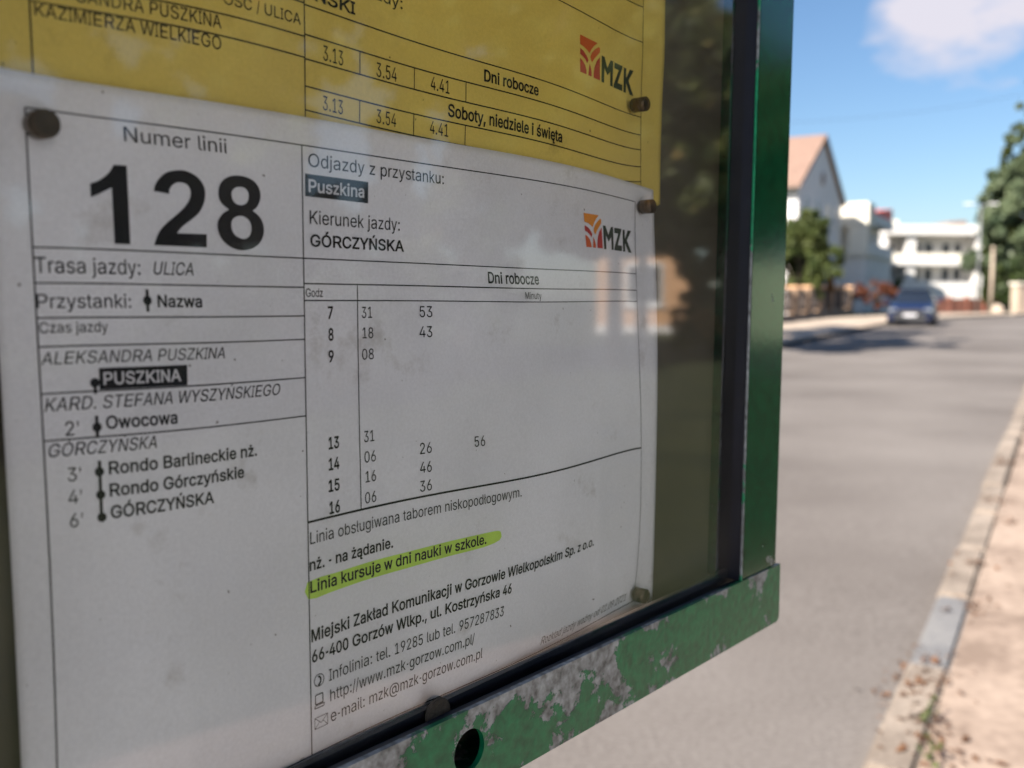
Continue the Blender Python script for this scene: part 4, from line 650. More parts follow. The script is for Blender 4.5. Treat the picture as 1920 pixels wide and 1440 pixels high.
class White(Sheet):
    def depth(self, S, T, c):
        fold = 0.9 * np.exp(-((S - 350) / 4.5) ** 2) / (1 + np.exp((T + 45) / 8))
        fold += 0.8 * np.exp(-((S - 148 - 0.03 * T) / 3.5) ** 2) / (1 + np.exp((T + 95) / 7))
        fold += 0.35 * np.sin(S / 21 + T / 37) + 0.25 * np.sin(S / 13 - T / 29 + 1)
        return 2.4 + 2.0 * np.tanh(c / 4.5) + fold
class Yellow(Sheet):
    def depth(self, S, T, c):
        up = np.clip((T - 56) / 25, 0, 1)
        return -1.6 + up * (1.6 + 1.6 * np.tanh(c / 9))
WS = White(WARP_S_WHITE, WARP_T_WHITE, BULGE_WHITE, (85, 400), (-155, 60))
YS = Yellow(WARP_S_YELLOW, WARP_T_YELLOW, BULGE_YELLOW, (60, 400), (40, 115))

case = empty("timetable_case", tuple(CASE_LOC), CASE_ROT,
             "green painted steel bus timetable case with chipped lower rail and glass front", "notice case")
def sheet_root(name, label, sh, s0, s1, t0, t1, mat):
    nS, nT = 110, 80
    ss, tt = np.meshgrid(np.linspace(s0, s1, nS), np.linspace(t0, t1, nT))
    P = sh.pos(ss.ravel(), tt.ravel())
    fs = [(j * nS + i, j * nS + i + 1, (j + 1) * nS + i + 1, (j + 1) * nS + i) for j in range(nT - 1) for i in range(nS - 1)]
    o = mesh_obj(name, P, fs, mat, None, True)
    o.location = tuple(CASE_LOC); o.rotation_euler = (0, 0, CASE_ROT)
    tag(o, label, "timetable", "timetable sheets pinned in the case")
    sm = o.modifiers.new("thickness", 'SOLIDIFY'); sm.thickness = 0.00012; sm.offset = -1 if o.data.polygons[0].normal.y < 0 else 1
    return o
white = sheet_root("timetable_sheet", "white paper timetable for line 128 with a yellow-green highlighted line", WS, 96.6, 394.6, -150.6, 55.9, M['paper'])
yellow = sheet_root("timetable_sheet", "yellow paper timetable tucked behind the top of the white one", YS, 96.5, 398.0, 47.0, 262.0, M['yellow'])

INK = 0.16
def flat_print(name, sh, P2, faces, mat, parent, extra=INK, label=None):
    P2 = np.asarray(P2, float)
    P = sh.pos(P2[:, 0], P2[:, 1], extra)
    o = mesh_obj(name, P, faces, mat, parent)
    if label: o['label'] = label
    return o
def rule(sh, parent, s0, t0, s1, t1, w=0.35, extra=INK):
    n = max(2, int(max(abs(s1 - s0), abs(t1 - t0)) / 2.5))
    d = np.array([s1 - s0, t1 - t0]); d /= np.hypot(*d); nn = np.array([-d[1], d[0]]) * w / 2
    P, F = [], []
    for i in range(n + 1):
        c = np.array([s0, t0]) + (np.array([s1, t1]) - np.array([s0, t0])) * i / n
        P += [c - nn, c + nn]
    for i in range(n): F.append((2*i, 2*i+2, 2*i+3, 2*i+1))
    return flat_print("rule_line", sh, P, F, M['ink'], parent, extra)
def poly_print(name, sh, parent, outer, mat, holes=(), extra=INK, smooth=0, label=None, cell=3.0):
    bm = bmesh.new()
    es = []
    for L in (outer,) + tuple(holes):
        L = [np.array(p, float) for p in L]
        vs = [bm.verts.new((p[0], p[1], 0)) for p in L]
        es += [bm.edges.new((vs[i], vs[(i+1) % len(vs)])) for i in range(len(vs))]
    bmesh.ops.triangle_fill(bm, use_beauty=True, use_dissolve=False, edges=es)
    for _ in range(3):
        long = [e for e in bm.edges if e.calc_length() > cell]
        if not long: break
        bmesh.ops.subdivide_edges(bm, edges=long, cuts=1)
    bmesh.ops.triangulate(bm, faces=bm.faces)
    bm.verts.index_update()
    P = [(v.co.x, v.co.y) for v in bm.verts]; F = [tuple(v.index for v in f.verts) for f in bm.faces]
    bm.free()
    return flat_print(name, sh, P, F, mat, parent, extra, label)
def curve_loop(pts, hard=(), n=3):
    """closed Catmull-Rom outline, corners listed in hard stay sharp"""
    out = []; N = len(pts); P = [np.array(p, float) for p in pts]
    for i in range(N):
        p0, p1, p2, p3 = P[(i-1) % N], P[i], P[(i+1) % N], P[(i+2) % N]
        m1 = (p2 - p0) / 2 if i not in hard else (p2 - p1)
        m2 = (p3 - p1) / 2 if (i+1) % N not in hard else (p2 - p1)
        if i in hard and (i+1) % N in hard:
            out.append(p1); continue
        for k in range(n):
            u = k / n
            out.append((2*u**3-3*u**2+1)*p1 + (u**3-2*u**2+u)*m1 + (-2*u**3+3*u**2)*p2 + (u**3-u**2)*m2)
    return out

ARIAL = dict(zip("'.,:/-@", (191, 278, 278, 278, 278, 333, 1015)))      # advance widths of a plain grotesque
for _c, _w in zip("ABCDEFGHIJKLMNOPRSTUWYZ", (667,667,722,722,667,611,778,722,278,500,667,556,833,722,778,667,722,667,611,722,944,667,611)): ARIAL[_c] = _w
for _c, _w in zip("abcdefghijklmnoprstuvwyz", (556,556,500,556,556,278,556,556,222,222,500,222,833,556,556,556,333,500,278,556,500,722,500,500)): ARIAL[_c] = _w
for _c, _w in zip("ąęłńóśżĆÓŃŚ", (556,556,222,556,556,500,500,722,778,722,667)): ARIAL[_c] = _w
for _c in "0123456789": ARIAL[_c] = 556
ARIAL[' '] = 278
BOLD = dict(ARIAL); BOLD.update({'A':722,'B':722,'J':556,'K':722,'L':611,'b':611,'c':556,'d':611,'f':333,'g':611,'h':611,'i':278,'j':278,'k':556,'l':278,'m':889,'n':611,'o':611,'p':611,'r':389,'s':556,'t':333,'u':611,'v':556,'w':778,'y':556,':':333,'ł':278,'ń':611,'ó':611,'ś':556})
CAPH = max(int(v) for v in GLYPHS['H'][1][0].split()[1::6]) / 2000
FS = 0.716 / CAPH
from mathutils.geometry import delaunay_2d_cdt
def bez(r):
    v = np.array([int(q) for q in r.split()], float).reshape(-1, 3, 2) / 2000 * FS
    out = []
    for i in range(len(v)):
        p0 = v[i, 0]; p1 = p0 + v[i, 2]; q = v[(i + 1) % len(v)]; p3 = q[0]; p2 = p3 + q[1]
        chord = p3 - p0; L = np.hypot(*chord) + 1e-9
        bow = max(abs(np.cross(chord, p1 - p0)), abs(np.cross(chord, p2 - p0))) / L
        n = 1 if bow < 0.004 else (3 if bow < 0.03 else 4)
        for k in range(n):
            u = k / n
            out.append((1-u)**3*p0 + 3*(1-u)**2*u*p1 + 3*(1-u)*u*u*p2 + u**3*p3)
    keep = [p for i, p in enumerate(out) if np.hypot(*(p - out[i-1])) > 1e-4]
    return np.array(keep)
def widen(P, o):
    a = P - np.roll(P, 1, 0); b_ = np.roll(P, -1, 0) - P
    na = np.stack([-a[:, 1], a[:, 0]], 1) / np.linalg.norm(a, axis=1)[:, None]
    nb = np.stack([-b_[:, 1], b_[:, 0]], 1) / np.linalg.norm(b_, axis=1)[:, None]
    m = na + nb
    k = 2.0 / np.maximum((m * m).sum(1), 0.9)
    return P + m * k[:, None] * o * OUTSIDE
_cache = {}
def area(P): return 0.5 * np.sum(P[:, 0] * np.roll(P[:, 1], -1) - np.roll(P[:, 0], -1) * P[:, 1])
OUTSIDE = 1.0
OUTSIDE = -1.0 if area(bez(GLYPHS['H'][1][0])) > 0 else 1.0
def glyph(ch, kx, off):
    key = (ch, round(kx, 4), off)
    if key in _cache: return _cache[key]
    rows = [bez(r) for r in GLYPHS[ch][1]]
    for r in rows: r[:, 0] *= kx
    if off: rows = [widen(r, off) for r in rows]
    vs, es = [], []
    for r in rows:
        n0 = len(vs); n = len(r)
        vs += [Vector((float(p[0]), float(p[1]))) for p in r]
        es += [(n0 + i, n0 + (i + 1) % n) for i in range(n)]
    if not vs:
        _cache[key] = (np.zeros((0, 2)), []); return _cache[key]
    V2, E2, F2, *_r = delaunay_2d_cdt(vs, es, [], 0, 1e-6)
    V2 = np.array([(v.x, v.y) for v in V2])
    keep = []
    for f in F2:
        c = V2[list(f)].mean(0)
        wn_ = 0.0
        for r in rows:
            d = r - c; a = np.arctan2(d[:, 1], d[:, 0]); da = np.roll(a, -1) - a
            da = (da + math.pi) % (2 * math.pi) - math.pi
            wn_ += da.sum()
        if abs(round(wn_ / (2 * math.pi))) >= 1: keep.append(tuple(f))
    _cache[key] = (V2, keep)
    return _cache[key]
def text_geo(string, offset, bold=False):
    """glyph outlines laid out with the advance widths above, as one flat mesh"""
    x = 0.0
    W_ = BOLD if bold else ARIAL
    P, F, n = [], [], 0
    for ch in string:
        w = W_[ch] / 1000
        V2, T2 = glyph(ch, w / (GLYPHS[ch][0] / 2000 * FS), offset)
        if len(V2):
            P.append(V2 + [x, 0]); F += [tuple(i + n for i in f) for f in T2]; n += len(V2)
        x += w
    return np.concatenate(P), F
CAP = 0.716
STYLE = {'r': (0.0, 0, 'ink'), 'b': (0.024, 0, 'ink'), 'w': (0.020, 0, 'wink'), 'i': (0.0, 0.2, 'ink'), 's': (0.0, 0.2, 'faint')}
def write(sh, parent, string, s0, t0, s1, cap, st, mat=None):
    off, shear, mk = STYLE[st]
    P, F = text_geo(string, off, st in 'bw')
    P[:, 1] *= cap / CAP
    x0, x1 = P[:, 0].min(), P[:, 0].max()
    sx = (s1 - s0 - shear * cap) / (x1 - x0)
    P[:, 0] = (P[:, 0] - x0) * sx + s0 + P[:, 1] * shear
    P[:, 1] += t0
    return flat_print("lettering", sh, P, F, M[mat or mk], parent, INK + (0.14 if st == 'w' else 0.05))
for T in TEXT_WHITE: write(WS, white, *T)
for T in TEXT_YELLOW: write(YS, yellow, *T)

# ruled lines of the white sheet
L0, LM, LG, LR = 105.7, 188.2, 210.5, 379.2
for t in (13.2, 4.25, -4.6, -11.9, -23.9, -36.0): rule(WS, white, L0, t, LM, t, 0.38)
rule(WS, white, L0, 47.4, LR, 47.4, 0.38)
for t, w in ((13.2, 0.38), (5.4, 0.42), (0.15, 0.38), (-70.1, 0.75), (-145.9, 0.4)): rule(WS, white, LM, t, LR, t, w)
rule(WS, white, L0, -145.9, LM, -145.9, 0.38)
rule(WS, white, L0, 47.4, L0, -145.9, 0.42); rule(WS, white, LM, 47.4, LM, -145.9, 0.4)
rule(WS, white, LG, 5.4, LG, -70.1, 0.36); rule(WS, white, LR, 47.4, LR, -145.9, 0.3)
# big number
D1 = [(120.9,30.1),(122.9,30.9),(124.7,32.1),(126.3,33.6),(127.5,35.5),(131.1,35.6),(130.8,14.8),(126.5,14.8),(126.6,29.5),(124.9,28.6),(122.9,27.5),(120.9,26.6)]
D2 = [(138.4,29.5),(138.7,30.7),(139.4,32.0),(140.7,33.5),(142.6,34.9),(145.0,35.6),(147.5,35.9),(149.9,35.4),(152.1,34.3),(153.6,32.5),(154.1,30.6),(153.8,28.3),(152.9,26.2),(151.5,24.3),(149.4,22.6),(147.4,21.2),(145.9,20.0),(144.6,18.5),(153.9,18.7),(153.7,15.0),(137.6,14.9),(138.2,16.6),(139.4,18.8),(141.2,20.7),(143.4,22.5),(145.7,24.3),(147.8,26.3),(149.1,28.2),(149.5,29.9),(149.2,31.3),(148.3,32.2),(146.9,32.5),(145.5,32.4),(144.2,31.7),(143.4,30.8),(143.0,30.0),(142.9,29.1)]
D8 = [(158.5,31.8),(159.3,33.5),(160.9,34.9),(163.1,35.8),(165.6,36.1),(168.0,35.9),(170.3,35.1),(171.8,33.8),(172.6,32.1),(172.6,30.3),(171.9,28.5),(170.9,27.2),(169.7,26.4),(171.6,25.2),(173.0,23.5),(173.5,21.4),(173.2,19.3),(171.9,17.2),(170.0,15.8),(167.8,15.0),(164.9,14.7),(162.1,15.3),(159.7,16.7),(158.3,18.3),(157.6,20.2),(157.6,22.1),(158.4,23.7),(159.8,25.1),(161.6,26.1),(159.9,27.2),(158.7,28.5),(158.3,30.1)]
H1 = [(162.7,30.4),(163.0,31.6),(164.0,32.5),(165.4,32.9),(167.0,32.8),(168.1,32.0),(168.5,30.7),(168.2,29.2),(167.3,28.2),(165.8,27.7),(164.3,27.9),(163.1,28.8)]
H2 = [(162.2,21.9),(162.6,23.3),(163.6,24.1),(165.2,24.6),(166.9,24.4),(168.3,23.5),(169.0,22.0),(168.9,20.2),(168.1,18.8),(166.6,18.0),(164.9,18.2),(163.3,19.0),(162.4,20.3)]
poly_print("digit", WS, white, curve_loop(D1, (0, 4, 5, 6, 7, 8, 11)), M['ink'])
poly_print("digit", WS, white, curve_loop(D2, (0, 17, 18, 19, 20, 36)), M['ink'])
poly_print("digit", WS, white, curve_loop(D8, (12, 28)), M['ink'], (curve_loop(H1), curve_loop(H2)))
# name boxes, highlighter, stop symbols, little icons
poly_print("name_box", WS, white, [(189.3, 39.0), (215.5, 38.8), (215.4, 32.0), (189.2, 32.2)], M['ink'])
poly_print("name_box", WS, white, [(120.5, -17.9), (145.9, -17.9), (145.8, -23.6), (120.4, -23.6)], M['ink'])
hl = [(187.6, -89.3), (200, -89.0), (215, -88.7), (232, -88.9), (252, -88.8), (270, -88.9), (276, -89.2), (277.3, -90.6), (276.6, -93.0), (268, -94.3), (250, -94.4), (230, -94.7), (210, -94.6), (196, -95.0), (187.9, -94.9)]
poly_print("highlighter_mark", WS, white, curve_loop(hl, (), 2), M['hl'], extra=0.10)
def disc(s, t, r, n=20): return [(s + r * math.cos(2*math.pi*k/n), t + r * math.sin(2*math.pi*k/n)) for k in range(n)]
def rect(s0, s1, t0, t1): return [(s0, t0), (s1, t0), (s1, t1), (s0, t1)]
for s, t in ((134.8, -0.1), (119.3, -21.7), (119.3, -33.4), (119.4, -45.2), (119.5, -51.3), (119.6, -57.3)):
    poly_print("stop_symbol", WS, white, disc(s, t, 1.25), M['ink'], extra=0.26)
for s, a, b in ((134.8, 2.9, -3.1), (119.3, -21.6, -24.6), (119.3, -30.4, -36.2), (119.5, -42.3, -57.4)):
    poly_print("stop_symbol", WS, white, rect(s - 0.42, s + 0.42, b, a), M['ink'], extra=0.30)
def ring(sh, s, t, r, w, extra=INK, k=1.0):
    poly_print("icon", sh, white, [(s + (r) * math.cos(a), t + r * k * math.sin(a)) for a in np.linspace(0, 2*math.pi, 25)[:-1]], M['ink'],
               ([(s + (r - w) * math.cos(a), t + (r - w) * k * math.sin(a)) for a in np.linspace(0, 2*math.pi, 25)[:-1]],), extra)
ring(WS, 191.6, -122.4, 2.1, 0.3)
hs = [(191.2, -120.9), (192.0, -121.0), (192.6, -122.0), (192.5, -123.2), (191.8, -124.1), (191.2, -124.2), (191.2, -123.6), (191.9, -123.0), (192.0, -122.2), (191.7, -121.6), (191.2, -121.5)]
poly_print("icon", WS, white, hs, M['ink'])
def outline(pts, w):
    for i in range(len(pts)):
        a, b = pts[i], pts[(i+1) % len(pts)]
        o = rule(WS, white, a[0], a[1], b[0], b[1], w); o.name = "icon"
outline([(190.0, -127.0), (193.0, -127.0), (193.0, -130.0), (190.0, -130.0)], 0.35)
outline([(190.0, -130.4), (193.6, -130.4), (193.3, -131.3), (189.6, -131.3)], 0.3)
outline([(189.6, -134.4), (194.8, -134.4), (194.8, -138.0), (189.6, -138.0)], 0.2)
for a, b in (((189.6, -134.4), (192.2, -136.6)), ((194.8, -134.4), (192.2, -136.6)), ((189.6, -138.0), (191.4, -136.1)), ((194.8, -138.0), (193.0, -136.1))):
    o = rule(WS, white, *a, *b, 0.18); o.name = "icon"
# operator's logo: a square with a fountain of leaves, then three letters
LOGO = {
 'o1': [(342.0,37.6),(352.6,37.6),(350.6,35.9),(348.9,34.0),(347.6,32.0),(346.4,32.8),(344.6,33.5),(342.0,33.9)],
 'o2': [(353.4,36.3),(354.2,35.9),(354.0,34.3),(352.5,32.7),(350.8,31.0),(349.3,29.0),(348.6,29.7),(348.2,30.9),(349.1,32.7),(351.0,34.6)],
 'r1': [(342.0,32.5),(344.2,31.8),(345.9,30.6),(347.1,29.1),(346.2,27.7),(345.1,28.9),(343.6,29.7),(342.0,30.1)],
 'r2': [(342.0,28.6),(343.6,27.9),(345.1,26.6),(345.8,24.8),(345.8,23.4),(342.0,23.4)],
 'r3': [(347.7,28.0),(348.5,26.8),(349.0,25.0),(349.0,23.4),(346.9,23.4),(347.3,25.7)],
 'r4': [(354.2,32.6),(354.2,23.4),(350.2,23.4),(350.3,25.3),(350.9,27.8),(352.2,30.4)]}
LETTERS = [
 [(355.3,33.5),(357.0,33.5),(358.9,29.7),(361.0,33.4),(362.6,33.4),(362.4,23.2),(360.8,23.2),(360.9,28.9),(358.9,26.7),(357.0,29.2),(356.9,23.2),(355.2,23.2)],
 [(363.4,33.3),(368.7,33.3),(368.6,32.2),(365.6,25.6),(368.7,25.6),(368.6,23.1),(363.0,23.1),(363.0,24.2),(366.3,30.9),(363.4,30.9)],
 [(369.6,33.0),(371.2,33.0),(371.2,29.0),(373.6,33.1),(376.1,33.2),(372.8,28.4),(376.2,22.9),(373.8,22.9),(371.2,27.0),(371.2,23.0),(369.6,23.0)]]
def logo(sh, parent, f, mo, mr, mro, mg):
    root = None
    for k, m_ in (('o1', mo), ('o2', mo), ('r1', mr), ('r2', mro), ('r3', mro), ('r4', mr)):
        poly_print("logo_leaf", sh, parent, [f(p) for p in LOGO[k]], m_)
    for L in LETTERS: poly_print("logo_letter", sh, parent, [f(p) for p in L], mg)
logo(WS, white, lambda p: p, M['lg_o'], M['lg_r'], M['lg_ro'], M['lg_g'])
logo(YS, yellow, lambda p: (333.3 + (p[0] - 342.0) * 1.19, 96.7 + (p[1] - 23.3) * 1.09), M['lg_ro'], M['lg_r'], M['lg_r'], M['lg_g'])
# ruled lines of the yellow sheet
for t in (79.4, 73.8): rule(YS, yellow, 107.2, t, 190.1, t, 0.4)
rule(YS, yellow, 107.2, 88.3, 190.1, 88.3, 0.4)
for t in (87.9, 80.0, 73.5, 66.2, 59.8, 122.0, 137.6): rule(YS, yellow, 190.1, t, 380.6, t, 0.4)
rule(YS, yellow, 107.2, 48.5, 107.2, 255, 0.45); rule(YS, yellow, 190.1, 48.5, 190.1, 255, 0.4); rule(YS, yellow, 380.6, 48.5, 380.6, 255, 0.34)
for s in (212.2, 236.6, 262.6):
    rule(YS, yellow, s, 80.0, s, 73.5, 0.35); rule(YS, yellow, s, 66.2, s, 59.8 if s < 250 else 57.0, 0.35)

# ---- case parts (local frame of the case, metres)
def cbox(name, s0, s1, t0, t1, d0, d1, mat, bevel=0, parent=case):
    return box(name, s0/1000, s1/1000, -d1/1000, -d0/1000, t0/1000, t1/1000, mat, parent, bevel/1000)
S_L, S_R, T_T = -22.0, 502.0, 330.0
cbox("back_panel", S_L + 6, S_R - 6, -172, T_T, -6.5, -4.0, M['panel'])
# glass pane: one thin sheet with real thickness handled in its material
gl = mesh_obj("glass_pane", cl([22, 476, 476, 22], [-166, -166, 300, 300], [9.2] * 4), [(0, 1, 2, 3)], M['glass'], case)
# lower rail: hollow box section with a bolt hole and rounded end
def rail_front(name, s0, s1, t0, t1, hole=None, rad=4.0):
    bm = bmesh.new()
    pts = [(s0, t0), (s0, t1)]
    pts += [(s1, t1)]
    for k in range(7):
        a = -k * math.pi / 12
        pts.append((s1 - rad + rad * math.cos(a), t0 + rad + rad * math.sin(a)))
    vs = [bm.verts.new((p[0]/1000, 0, p[1]/1000)) for p in pts]
    es = [bm.edges.new((vs[i], vs[(i+1) % len(vs)])) for i in range(len(vs))]
    if hole:
        hv = [bm.verts.new(((hole[0] + hole[2]*math.cos(a))/1000, 0, (hole[1] + hole[2]*math.sin(a))/1000)) for a in np.linspace(0, 2*math.pi, 49)[:-1]]
        es += [bm.edges.new((hv[i], hv[(i+1) % 48])) for i in range(48)]
    r = bmesh.ops.triangle_fill(bm, use_beauty=True, edges=es)
    faces = [f for f in bm.faces]
    ex = bmesh.ops.extrude_face_region(bm, geom=faces)
    for v in [g for g in ex['geom'] if isinstance(g, bmesh.types.BMVert)]:
        v.co.y += 0.0022
    for v in bm.verts: v.co.y -= 0.0170
    return bm_obj(name, bm, M['paint'], case)
rail_front("lower_rail", S_L, S_R, -180.0, -147.2, (245.4, -162.6, 8.0))
cbox("rail_back", S_L, S_R - 2, -179, -152, -10, -7.5, M['paint'])
cbox("rail_floor", S_L + 1, S_R - 1.5, -179.6, -177.4, -7.4, 14.7, M['paint'])
cbox("rail_ledge", S_L + 1, S_R - 1.5, -149.8, -147.5, 11.6, 14.7, M['rubber'], 0.3)
seal = prism("rubber_seal", [(0.024, -0.153), (0.455, -0.153), (0.4555, -0.1418), (0.33, -0.1432), (0.22, -0.1450), (0.024, -0.1472)], -0.0090, -0.0062, M['rubber'], case, 0.0006)
# right stile leans very slightly, as in the photograph
def stile(name, a0, a1, b0, b1, t0, t1, d0, d1, mat, bevel=0.9):
    bm = bmesh.new()
    v = []
    for (s, t) in ((a0, t0), (b0, t0), (b1, t1), (a1, t1)):
        for d in (d0, d1):
            v.append(bm.verts.new((s/1000, -d/1000, t/1000)))
    for f in ((0,2,3,1),(2,4,5,3),(4,6,7,5),(6,0,1,7),(1,3,5,7),(0,6,4,2)):
        bm.faces.new([v[i] for i in f])
    bmesh.ops.bevel(bm, geom=list(bm.edges), offset=bevel/1000, segments=3, affect='EDGES')
    return bm_obj(name, bm, mat, case)
stile("side_stile", 456.6, 467.8, 497.2, 507.5, -147.1, T_T, -7.0, 16.6, M['paint2'])
M['glint'] = paint_mat("edge_glint_paint", 0.49, 12, 0.3, 0.2, 3.0)  # chipped green paint, lightened so its colour carries light caught on the rounded edge
stile("edge_glint", 455.55, 466.75, 456.55, 467.75, -147.1, T_T, 15.7, 16.9, M['glint'], 0.2)  # thin added strip holding that painted highlight
stile("rubber_seal", 455.7, 466.9, 456.5, 467.7, -147.1, 300, 1.0, 15.6, M['rubber'], 0.3)
stile("side_stile", -20.0, -30.0, 22.0, 12.0, -147.1, T_T, -7.0, 16.6, M['paint2'])
cbox("upper_rail", -30, 507, 300, 332, 16.7, 18.8, M['paint'], 0.4)
cbox("case_top", -30, 507, 332, 334, -40, 18.8, M['paint2'], 0.4)
cbox("case_back", -20, 500, -176, 330, -38, -36, M['paint2'])
cbox("case_side", 494, 496, -176, 330, -36, -7.5, M['paint2'])
cbox("case_side", -20, -18, -176, 330, -36, -7.5, M['paint2'])
# posts carrying the case, planted in the pavement
for s in (60, 200):
    cbox("post", s, s + 48, -1500 + 40, 420, -92, -44, M['post'], 3)
    cbox("post_cap", s - 2, s + 50, 420, 424, -94, -42, M['post'], 1)
for t in (-120, 240):
    cbox("bracket", 40, 268, t, t + 30, -44, -38.2, M['post'], 1)

# ---- magnets
def magnet(s, t, d0, length, r, tilt, label, mat, name="pin_magnet", cat="magnet", group="pin magnets holding the sheets"):
    bm = bmesh.new()
    cyl_bm(bm, (0, 0, 0), (0, -length/1000, 0), r/1000, r/1000, 32)
    bmesh.ops.bevel(bm, geom=[e for e in bm.edges if abs(e.verts[0].co.y - e.verts[1].co.y) < 1e-7], offset=0.0005, segments=3, affect='EDGES')
    o = bm_obj(name, bm, mat, None)
    me = o.data
    for p in me.polygons: p.use_smooth = abs(p.normal.y) < 0.9
    k = cl(s, t, d0)
    c, si = math.cos(CASE_ROT), math.sin(CASE_ROT)
    o.location = (CASE_LOC[0] + k[0]*c - k[1]*si, CASE_LOC[1] + k[0]*si + k[1]*c, CASE_LOC[2] + k[2])
    o.rotation_euler = (tilt, 0, CASE_ROT)
    return tag(o, label, cat, group)
def app(s, t, D):
    k = 1 - D / HD
    return s * k, t * k, D
magnet(*app(107.6, 43.6, 3.0), 6.0, 3.5, 0.03, "cylindrical magnet at the top corner of the white sheet beside the words Numer linii", M['magnet'])
magnet(*app(373.3, 88.6, 0.9), 7.6, 3.2, 0.0, "shiny cylindrical magnet on the yellow sheet under its logo", M['magnet'])
magnet(*app(381.2, 43.8, 2.2), 6.6, 3.2, 0.0, "cylindrical magnet on the white sheet above and right of its logo", M['magnet'])
magnet(*app(380.0, -139.5, 2.6), 6.2, 3.5, 0.0, "cylindrical magnet at the lower right corner of the white sheet", M['magnet'])
magnet(235.9, -147.4, 9.4, 1.8, 6.0, 0.0, "round brown rusty magnet in the dark gap above the lower rail", M['coin'], "disc_magnet", "magnet", None)

# ------------------------------------------------------------------ trees
def leaves_mesh(name, clumps, n, size, mat, parent, seed, flat=0.0):
    r = np.random.default_rng(seed)
    cl_ = np.array(clumps, float)
    vol = cl_[:, 3] * cl_[:, 4] * cl_[:, 5]
    idx = r.choice(len(cl_), n, p=vol ** 0.7 / (vol ** 0.7).sum())
    d = r.normal(size=(n, 3)); d /= np.linalg.norm(d, axis=1)[:, None]
    # small sub-clumps so the crown has lumps and gaps
    nsub = max(12, n // 90)
    sub_i = r.choice(len(cl_), nsub, p=vol ** 0.7 / (vol ** 0.7).sum())
    sd = r.normal(size=(nsub, 3)); sd /= np.linalg.norm(sd, axis=1)[:, None]
    sc = cl_[sub_i, :3] + sd * cl_[sub_i, 3:6] * (r.random((nsub, 1)) ** 0.45)
    pick = r.integers(0, nsub, n)
    rr = cl_[sub_i[pick], 3:6].mean(1, keepdims=True) * 0.28
    c = sc[pick] + d * rr * (r.random((n, 1)) ** 0.5)
    a = r.normal(size=(n, 3)); a /= np.linalg.norm(a, axis=1)[:, None]
    b = np.cross(a, r.normal(size=(n, 3))); b /= np.linalg.norm(b, axis=1)[:, None]
    s = size * (0.6 + 0.8 * r.random((n, 1)))
    V4 = np.stack([c - a * s, c - b * s * 0.55, c + a * s, c + b * s * 0.55], 1).reshape(-1, 3)
    me = bpy.data.meshes.new(name)
    me.vertices.add(4 * n); me.vertices.foreach_set('co', V4.ravel())
    me.loops.add(4 * n); me.loops.foreach_set('vertex_index', np.arange(4 * n))
    me.polygons.add(n); me.polygons.foreach_set('loop_start', np.arange(n) * 4); me.polygons.foreach_set('loop_total', np.full(n, 4))
    me.update(); me.validate()
    me.materials.append(mat)
    return link(bpy.data.objects.new(name, me), parent)

def tree(x, y, z, clumps, n, size, mat, label, seed, trunk_r=0.18, name="tree", cat="tree", group=None, trunk=True):
    t = empty(name, (x, y, z), 0, label, cat, group)
    leaves_mesh("crown", clumps, n, size, mat, t, seed)
    if trunk:
        bm = bmesh.new()
        top = max(c[2] for c in clumps)
        low = min(c[2] - c[5] for c in clumps)
        h1 = max(0.6, low + 0.3)
        cyl_bm(bm, (0, 0, -0.2), (0.05, 0.03, h1), trunk_r, trunk_r * 0.75, 10)
        cyl_bm(bm, (0.05, 0.03, h1), (0, 0, top), trunk_r * 0.75, trunk_r * 0.25, 8)
        for c in clumps[:7]:
            cyl_bm(bm, (0.02, 0.02, h1 + 0.2 * (c[2] - h1)), (c[0], c[1], c[2]), trunk_r * 0.4, trunk_r * 0.1, 6)
        bm_obj("trunk", bm, M['bark'], t, True)
    return t
M['bark'] = simple("bark", (0.10, 0.075, 0.055), 0.9, 0.3, 5)
M['leaf_g'] = leaf_mat("green_leaves", (0.05, 0.075, 0.022), (0.13, 0.155, 0.05))
M['leaf_d'] = leaf_mat("dark_leaves", (0.03, 0.055, 0.018), (0.07, 0.10, 0.03))
M['leaf_m'] = leaf_mat("mixed_leaves", (0.045, 0.07, 0.022), (0.10, 0.12, 0.035), 0.7, (0.34, 0.16, 0.04))
M['leaf_s'] = leaf_mat("sunny_leaves", (0.035, 0.06, 0.02), (0.16, 0.20, 0.07), 2.2)
M['leaf_w'] = leaf_mat("turning_leaves", (0.035, 0.06, 0.02), (0.16, 0.18, 0.06), 1.8, (0.45, 0.26, 0.10))
M['leaf_o'] = leaf_mat("autumn_leaves", (0.20, 0.10, 0.03), (0.40, 0.20, 0.05))
M['leaf_r'] = leaf_mat("reddish_leaves", (0.14, 0.05, 0.03), (0.26, 0.10, 0.055))
M['leaf_b'] = leaf_mat("conifer_leaves", (0.07, 0.105, 0.06), (0.19, 0.235, 0.13), 0.8)

def blob(r, n, cx, cy, cz, R, Rz, s):
    out = []
    for _ in range(n):
        a, u = r.uniform(0, 6.283), r.uniform(-1, 1)
        k = math.sqrt(1 - u*u) * r.uniform(0.45, 0.85)
        f = r.uniform(0.7, 1.25)
        out.append((cx + R * k * math.cos(a), cy + R * k * math.sin(a), cz + Rz * u * 0.75, s*f, s*f, s*f*0.85))
    return out
R0 = random.Random(11)
def PX(px, Y): return (px - 960) / 1806.6 * Y
def qof(x, y): return x * U.x + y * U.y
def gnd(x, y): return gz(qof(x, y))

